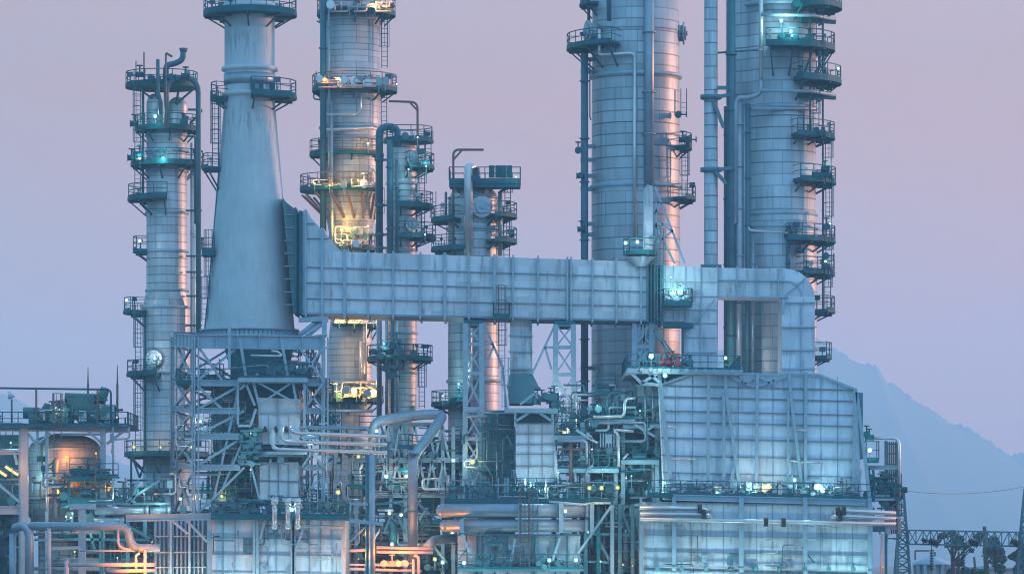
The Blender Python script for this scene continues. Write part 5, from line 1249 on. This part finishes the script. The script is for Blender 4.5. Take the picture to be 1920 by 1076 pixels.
# ---- trees
leafm = nm('leaf_green'); co = leafm.objco(); cc = leafm.mix(leafm.noise(co, .8, 3), (.010,.07,.07), (.03,.12,.11)); M.leaf = leafm.done(cc, .6)
M.bark = paint('bark', (.06,.06,.06), .8)
def tree(label, px, Y, h, clumps, seed):
    r = random.Random(seed); t = T('tree', label, 'tree', px, Y, 'trees at the lower right'); b = at(px, 0, Y); b.z = 0
    tr = MB(); cr = MB(); k = sc(Y); top = b + V((r.uniform(-.6,.6), 0, h*.62)); tr.tube(b, top, h*.028, 8, h*.016)
    for x, y, rad in clumps:
        c = at(x, y, Y + r.uniform(-2,2)); R = rad*k; tr.tube(b.lerp(top, r.uniform(.45,.95)), c, h*.012, 6, .04)
        for j in range(6): tr.tube(c, c + V((r.uniform(-R,R), r.uniform(-R,R), r.uniform(-.4*R,R)))*.8, .07, 5, .02)
        for j in range(int(70*rad)):
            u = V((r.gauss(0,1), r.gauss(0,1), r.gauss(0,.75))).normalized()*R*r.uniform(.25,1.05)**.6; p = c + u
            if math.sin(p.x*2.3+seed)+math.sin(p.z*2.9)+math.sin(p.y*2.1) < -.45: continue
            a = V((r.gauss(0,1),r.gauss(0,1),r.gauss(0,1))).normalized()*r.uniform(.09,.24); q = a.cross(V((r.gauss(0,1),r.gauss(0,1),r.gauss(0,1)))).normalized()*r.uniform(.07,.16)
            cr.add([p-a, p-q*.9+a*.1, p+a, p+q*.9+a*.1], [(0,1,2,3)])
    t.p('trunk', tr, M.bark); t.p('crown', cr, M.leaf)
tree('spreading tree with a flat thin crown behind the middle of the lattice girder', 1790, 75, 11, [(1768,1008,10),(1782,1004,12),(1798,1012,10),(1775,1018,8),(1810,1020,8),(1832,1010,9),(1822,1030,5),(1796,1024,6),(1838,1004,7)], 3)
tree('tallest densest tree, its round crown just left of the pylon at the right edge', 1852, 70, 12, [(1862,1016,12),(1856,1032,13),(1872,1034,11),(1848,1048,10),(1868,1052,13),(1880,1048,8),(1876,1066,9)], 8)
tree('dark tree partly hidden by the pylon at the right edge', 1910, 62, 11, [(1906,1042,9),(1916,1052,12),(1926,1036,12),(1912,1068,12),(1896,1044,6),(1930,1064,14)], 5)
tree('low bushy tree in front of the round pavilion roof', 1798, 85, 8, [(1792,1050,6),(1798,1054,8),(1786,1072,11),(1800,1076,9),(1812,1072,10)], 12)
tree('low shrubby tree between the middle and rightmost insulator strings', 1834, 66, 7, [(1828,1072,8),(1840,1076,9),(1850,1070,7)], 21)

# ================================================================== land
gm = nm('ground'); co = gm.objco(); n1 = gm.noise(co, .02, 5); n2 = gm.noise(co, .6, 4)
M.ground = gm.done(gm.mix(gm.math('ADD', gm.math('MULTIPLY', n1, .6), gm.math('MULTIPLY', n2, .4)), (.05,.07,.06), (.16,.16,.15)), .9, 0, n2, .3, .05)
struct('ground', MB().add([(-3000,-500,0),(3000,-500,0),(3000,5690,0),(-3000,5690,0)], [(0,1,2,3)]), M.ground)
hm = nm('hill_forest'); co = hm.objco(); M.hill = hm.done(hm.mix(hm.noise(co, .03, 6), (.085,.07,.06), (.12,.095,.085)), .95)
def hill(name, ridge, Y, front, back, seed, amp):
    """wooded ridge: a slope falling towards the plant, its skyline broken by single tree crowns"""
    r = random.Random(seed); xs = []; x = ridge[0][0]
    while x < ridge[-1][0]: xs.append(x); x += 1.6
    def base(x):
        for (a, p), (b, q) in zip(ridge, ridge[1:]):
            if a <= x <= b: return p + (q-p)*(x-a)/(b-a)
        return ridge[-1][1]
    ph = [r.uniform(0,6) for _ in range(8)]; cols = []; crown = []
    for x in xs: crown.append((x + r.uniform(-2,2), r.uniform(2,6.5), r.uniform(1.5,6.0)*amp*.4) if r.random() < .42 else None)
    crown = [c for c in crown if c]
    for x in xs:
        y = base(x) + amp*(math.sin(x*.043+ph[0])*1.2 + math.sin(x*.11+ph[1])*.8); z0 = at(x, base(x)+3, Y).z
        y -= max([h*math.sqrt(max(0, 1-((x-c)/w)**2)) for c, w, h in crown if abs(c-x) < w] or [0])
        top = at(x, y, Y); c = []
        for k in range(13):
            f = k/11*.99 if k < 12 else 1.0; Yk = Y - front*(1-f); u, w2 = top.x*.012, Yk*.012
            bump = 1.2*(math.sin(u+ph[2])*math.cos(w2+ph[3]) + .6*math.sin(2.3*u+1.7*w2+ph[4]))*math.sin(PI*f)
            c.append((top.x, Yk, -1 if k == 0 else max(0, top.z if k == 12 else z0)*(f**1.2) + bump))
        c += [(top.x, Y+back*.5, top.z*.55), (top.x, Y+back, -1)]; cols.append(c)
    m = len(cols[0]); vs = [v for c in cols for v in c]; n = len(cols)
    struct(name, MB().add(vs, [(i*m+j, (i+1)*m+j, (i+1)*m+j+1, i*m+j+1) for i in range(n-1) for j in range(m-1)], True), M.hill)
HY = HILL_Y
hill('hills', [(1100,860),(1250,720),(1330,662),(1400,650),(1480,640),(1530,640),(1560,656),(1600,676),(1640,688),(1665,718),(1690,738),(1735,762),(1785,795),(1830,815),(1870,842),(1890,850),(1920,850),(2000,880),(2150,930),(2350,1000)], HY, 1200, 600, 4, 2.4)
hill('hills', [(-420,700),(-200,690),(-60,715),(0,738),(40,756),(80,782),(140,830),(300,900),(700,880),(900,800),(1100,770),(1300,800),(1500,900)], 5300, 800, 300, 9, 1.6)

# ================================================================== air, sky, sun, camera
hz = nm('haze'); v = hz.new('ShaderNodeVolumePrincipled'); v.inputs['Color'].default_value = (*HAZE_COL, 1); v.inputs['Density'].default_value = HAZE_DEN
v.inputs['Anisotropy'].default_value = .0
o = hz.new('ShaderNodeOutputMaterial'); hz.ln(v.outputs[0], o.inputs['Volume'])
struct('haze', MB().box(-2900, 2900, -480, 5700, -2, 330), hz.m, 'stuff')

sc_ = bpy.context.scene
w = bpy.data.worlds.new('World'); sc_.world = w; w.use_nodes = True; nt = w.node_tree; nt.nodes.clear()
class WT(NT):
    def __init__(s): s.t = nt; s.n = nt.nodes
n = WT(); dirv = n.new('ShaderNodeTexCoord').outputs['Generated']; dx, dy, dz = n.sep(dirv)
sky = n.new('ShaderNodeTexSky', sky_type='NISHITA'); sky.sun_disc = False
SUN_AZ, SUN_EL = math.radians(72), math.radians(7)     # azimuth east of the view direction
sky.sun_elevation = SUN_EL; sky.sun_rotation = SUN_AZ; sky.altitude = 20; sky.air_density = 1.2; sky.dust_density = 2.5
def ramp3(f, stops):
    x = n.new('ShaderNodeValToRGB'); n.ln(f, x.inputs[0]); e = x.color_ramp.elements
    while len(e) < len(stops): e.new(.5)
    for q, (p, c) in zip(e, stops): q.position = p; q.color = (*c, 1)
    return x.outputs[0]
fwd = n.mix(n.math('MULTIPLY', n.ramp(dx, .10, -.16), .55), ramp3(dz, SKY_FWD), SKY_COOL); bwd = ramp3(dz, SKY_BACK)
front = n.math('SMOOTH_MAX', 0, 0) if False else n.ramp(dy, .55, .95)
base = n.mix(front, bwd, fwd)
side = n.math('MULTIPLY', n.ramp(dx, .25, .85), n.ramp(n.math('MULTIPLY', dz, -1.0), -.45, -.0))
base = n.mix(n.math('MULTIPLY', side, .8), base, SKY_SUN)
lft = n.ramp(n.math('MULTIPLY', dx, -1.0), .2, .8)
base = n.mix(n.math('MULTIPLY', lft, .8), base, SKY_LEFT)
mp = n.new('ShaderNodeMapping'); n.ln(dirv, mp.inputs[0]); mp.inputs['Scale'].default_value = (3.2, 3.2, 16)
cl = n.ramp(n.noise(mp.outputs[0], 1.6, 4, .5), .42, .68)
base = n.mix(n.math('MULTIPLY', cl, .30), base, CLOUD)
b1 = n.new('ShaderNodeBackground'); n.ln(sky.outputs[0], b1.inputs[0]); b1.inputs[1].default_value = .05
b2 = n.new('ShaderNodeBackground'); n.ln(base, b2.inputs[0]); b2.inputs[1].default_value = SKY_STR
ad = n.new('ShaderNodeAddShader'); n.ln(b1.outputs[0], ad.inputs[0]); n.ln(b2.outputs[0], ad.inputs[1])
wo = n.new('ShaderNodeOutputWorld'); n.ln(ad.outputs[0], wo.inputs['Surface'])

sl_ = bpy.data.lights.new('sun', 'SUN'); sl_.energy = SUN_E; sl_.angle = math.radians(.6); sl_.color = (1.0, .40, .23)
so = bpy.data.objects.new('sun', sl_); COL.objects.link(so)
sd = V((math.sin(SUN_AZ)*math.cos(SUN_EL), math.cos(SUN_AZ)*math.cos(SUN_EL), math.sin(SUN_EL))); so.rotation_euler = (-sd).to_track_quat('-Z', 'Y').to_euler(); so.location = (60, 20, 80)

cd = bpy.data.cameras.new('camera'); cam = bpy.data.objects.new('camera', cd); COL.objects.link(cam); sc_.camera = cam
cam.location = (0, -D, ZC); cam.rotation_euler = (PI/2, 0, 0); cd.sensor_width = 36; cd.lens = 36*D/(1920*SC)
cd.shift_y = (YH - 538)/1920; cd.clip_end = 9000; cd.clip_start = 1
vs = sc_.view_settings; vs.view_transform = 'Standard'; vs.look = 'None'; vs.gamma = 1; vs.exposure = EXPO; vs.use_curve_mapping = False
c_ = sc_.cycles; c_.use_denoising = True; c_.max_bounces = 6; c_.diffuse_bounces = 3; c_.glossy_bounces = 3; c_.volume_bounces = 1; c_.caustics_reflective = False; c_.caustics_refractive = False
c_.filter_width = 1.1; c_.sample_clamp_indirect = 4; c_.use_light_tree = True
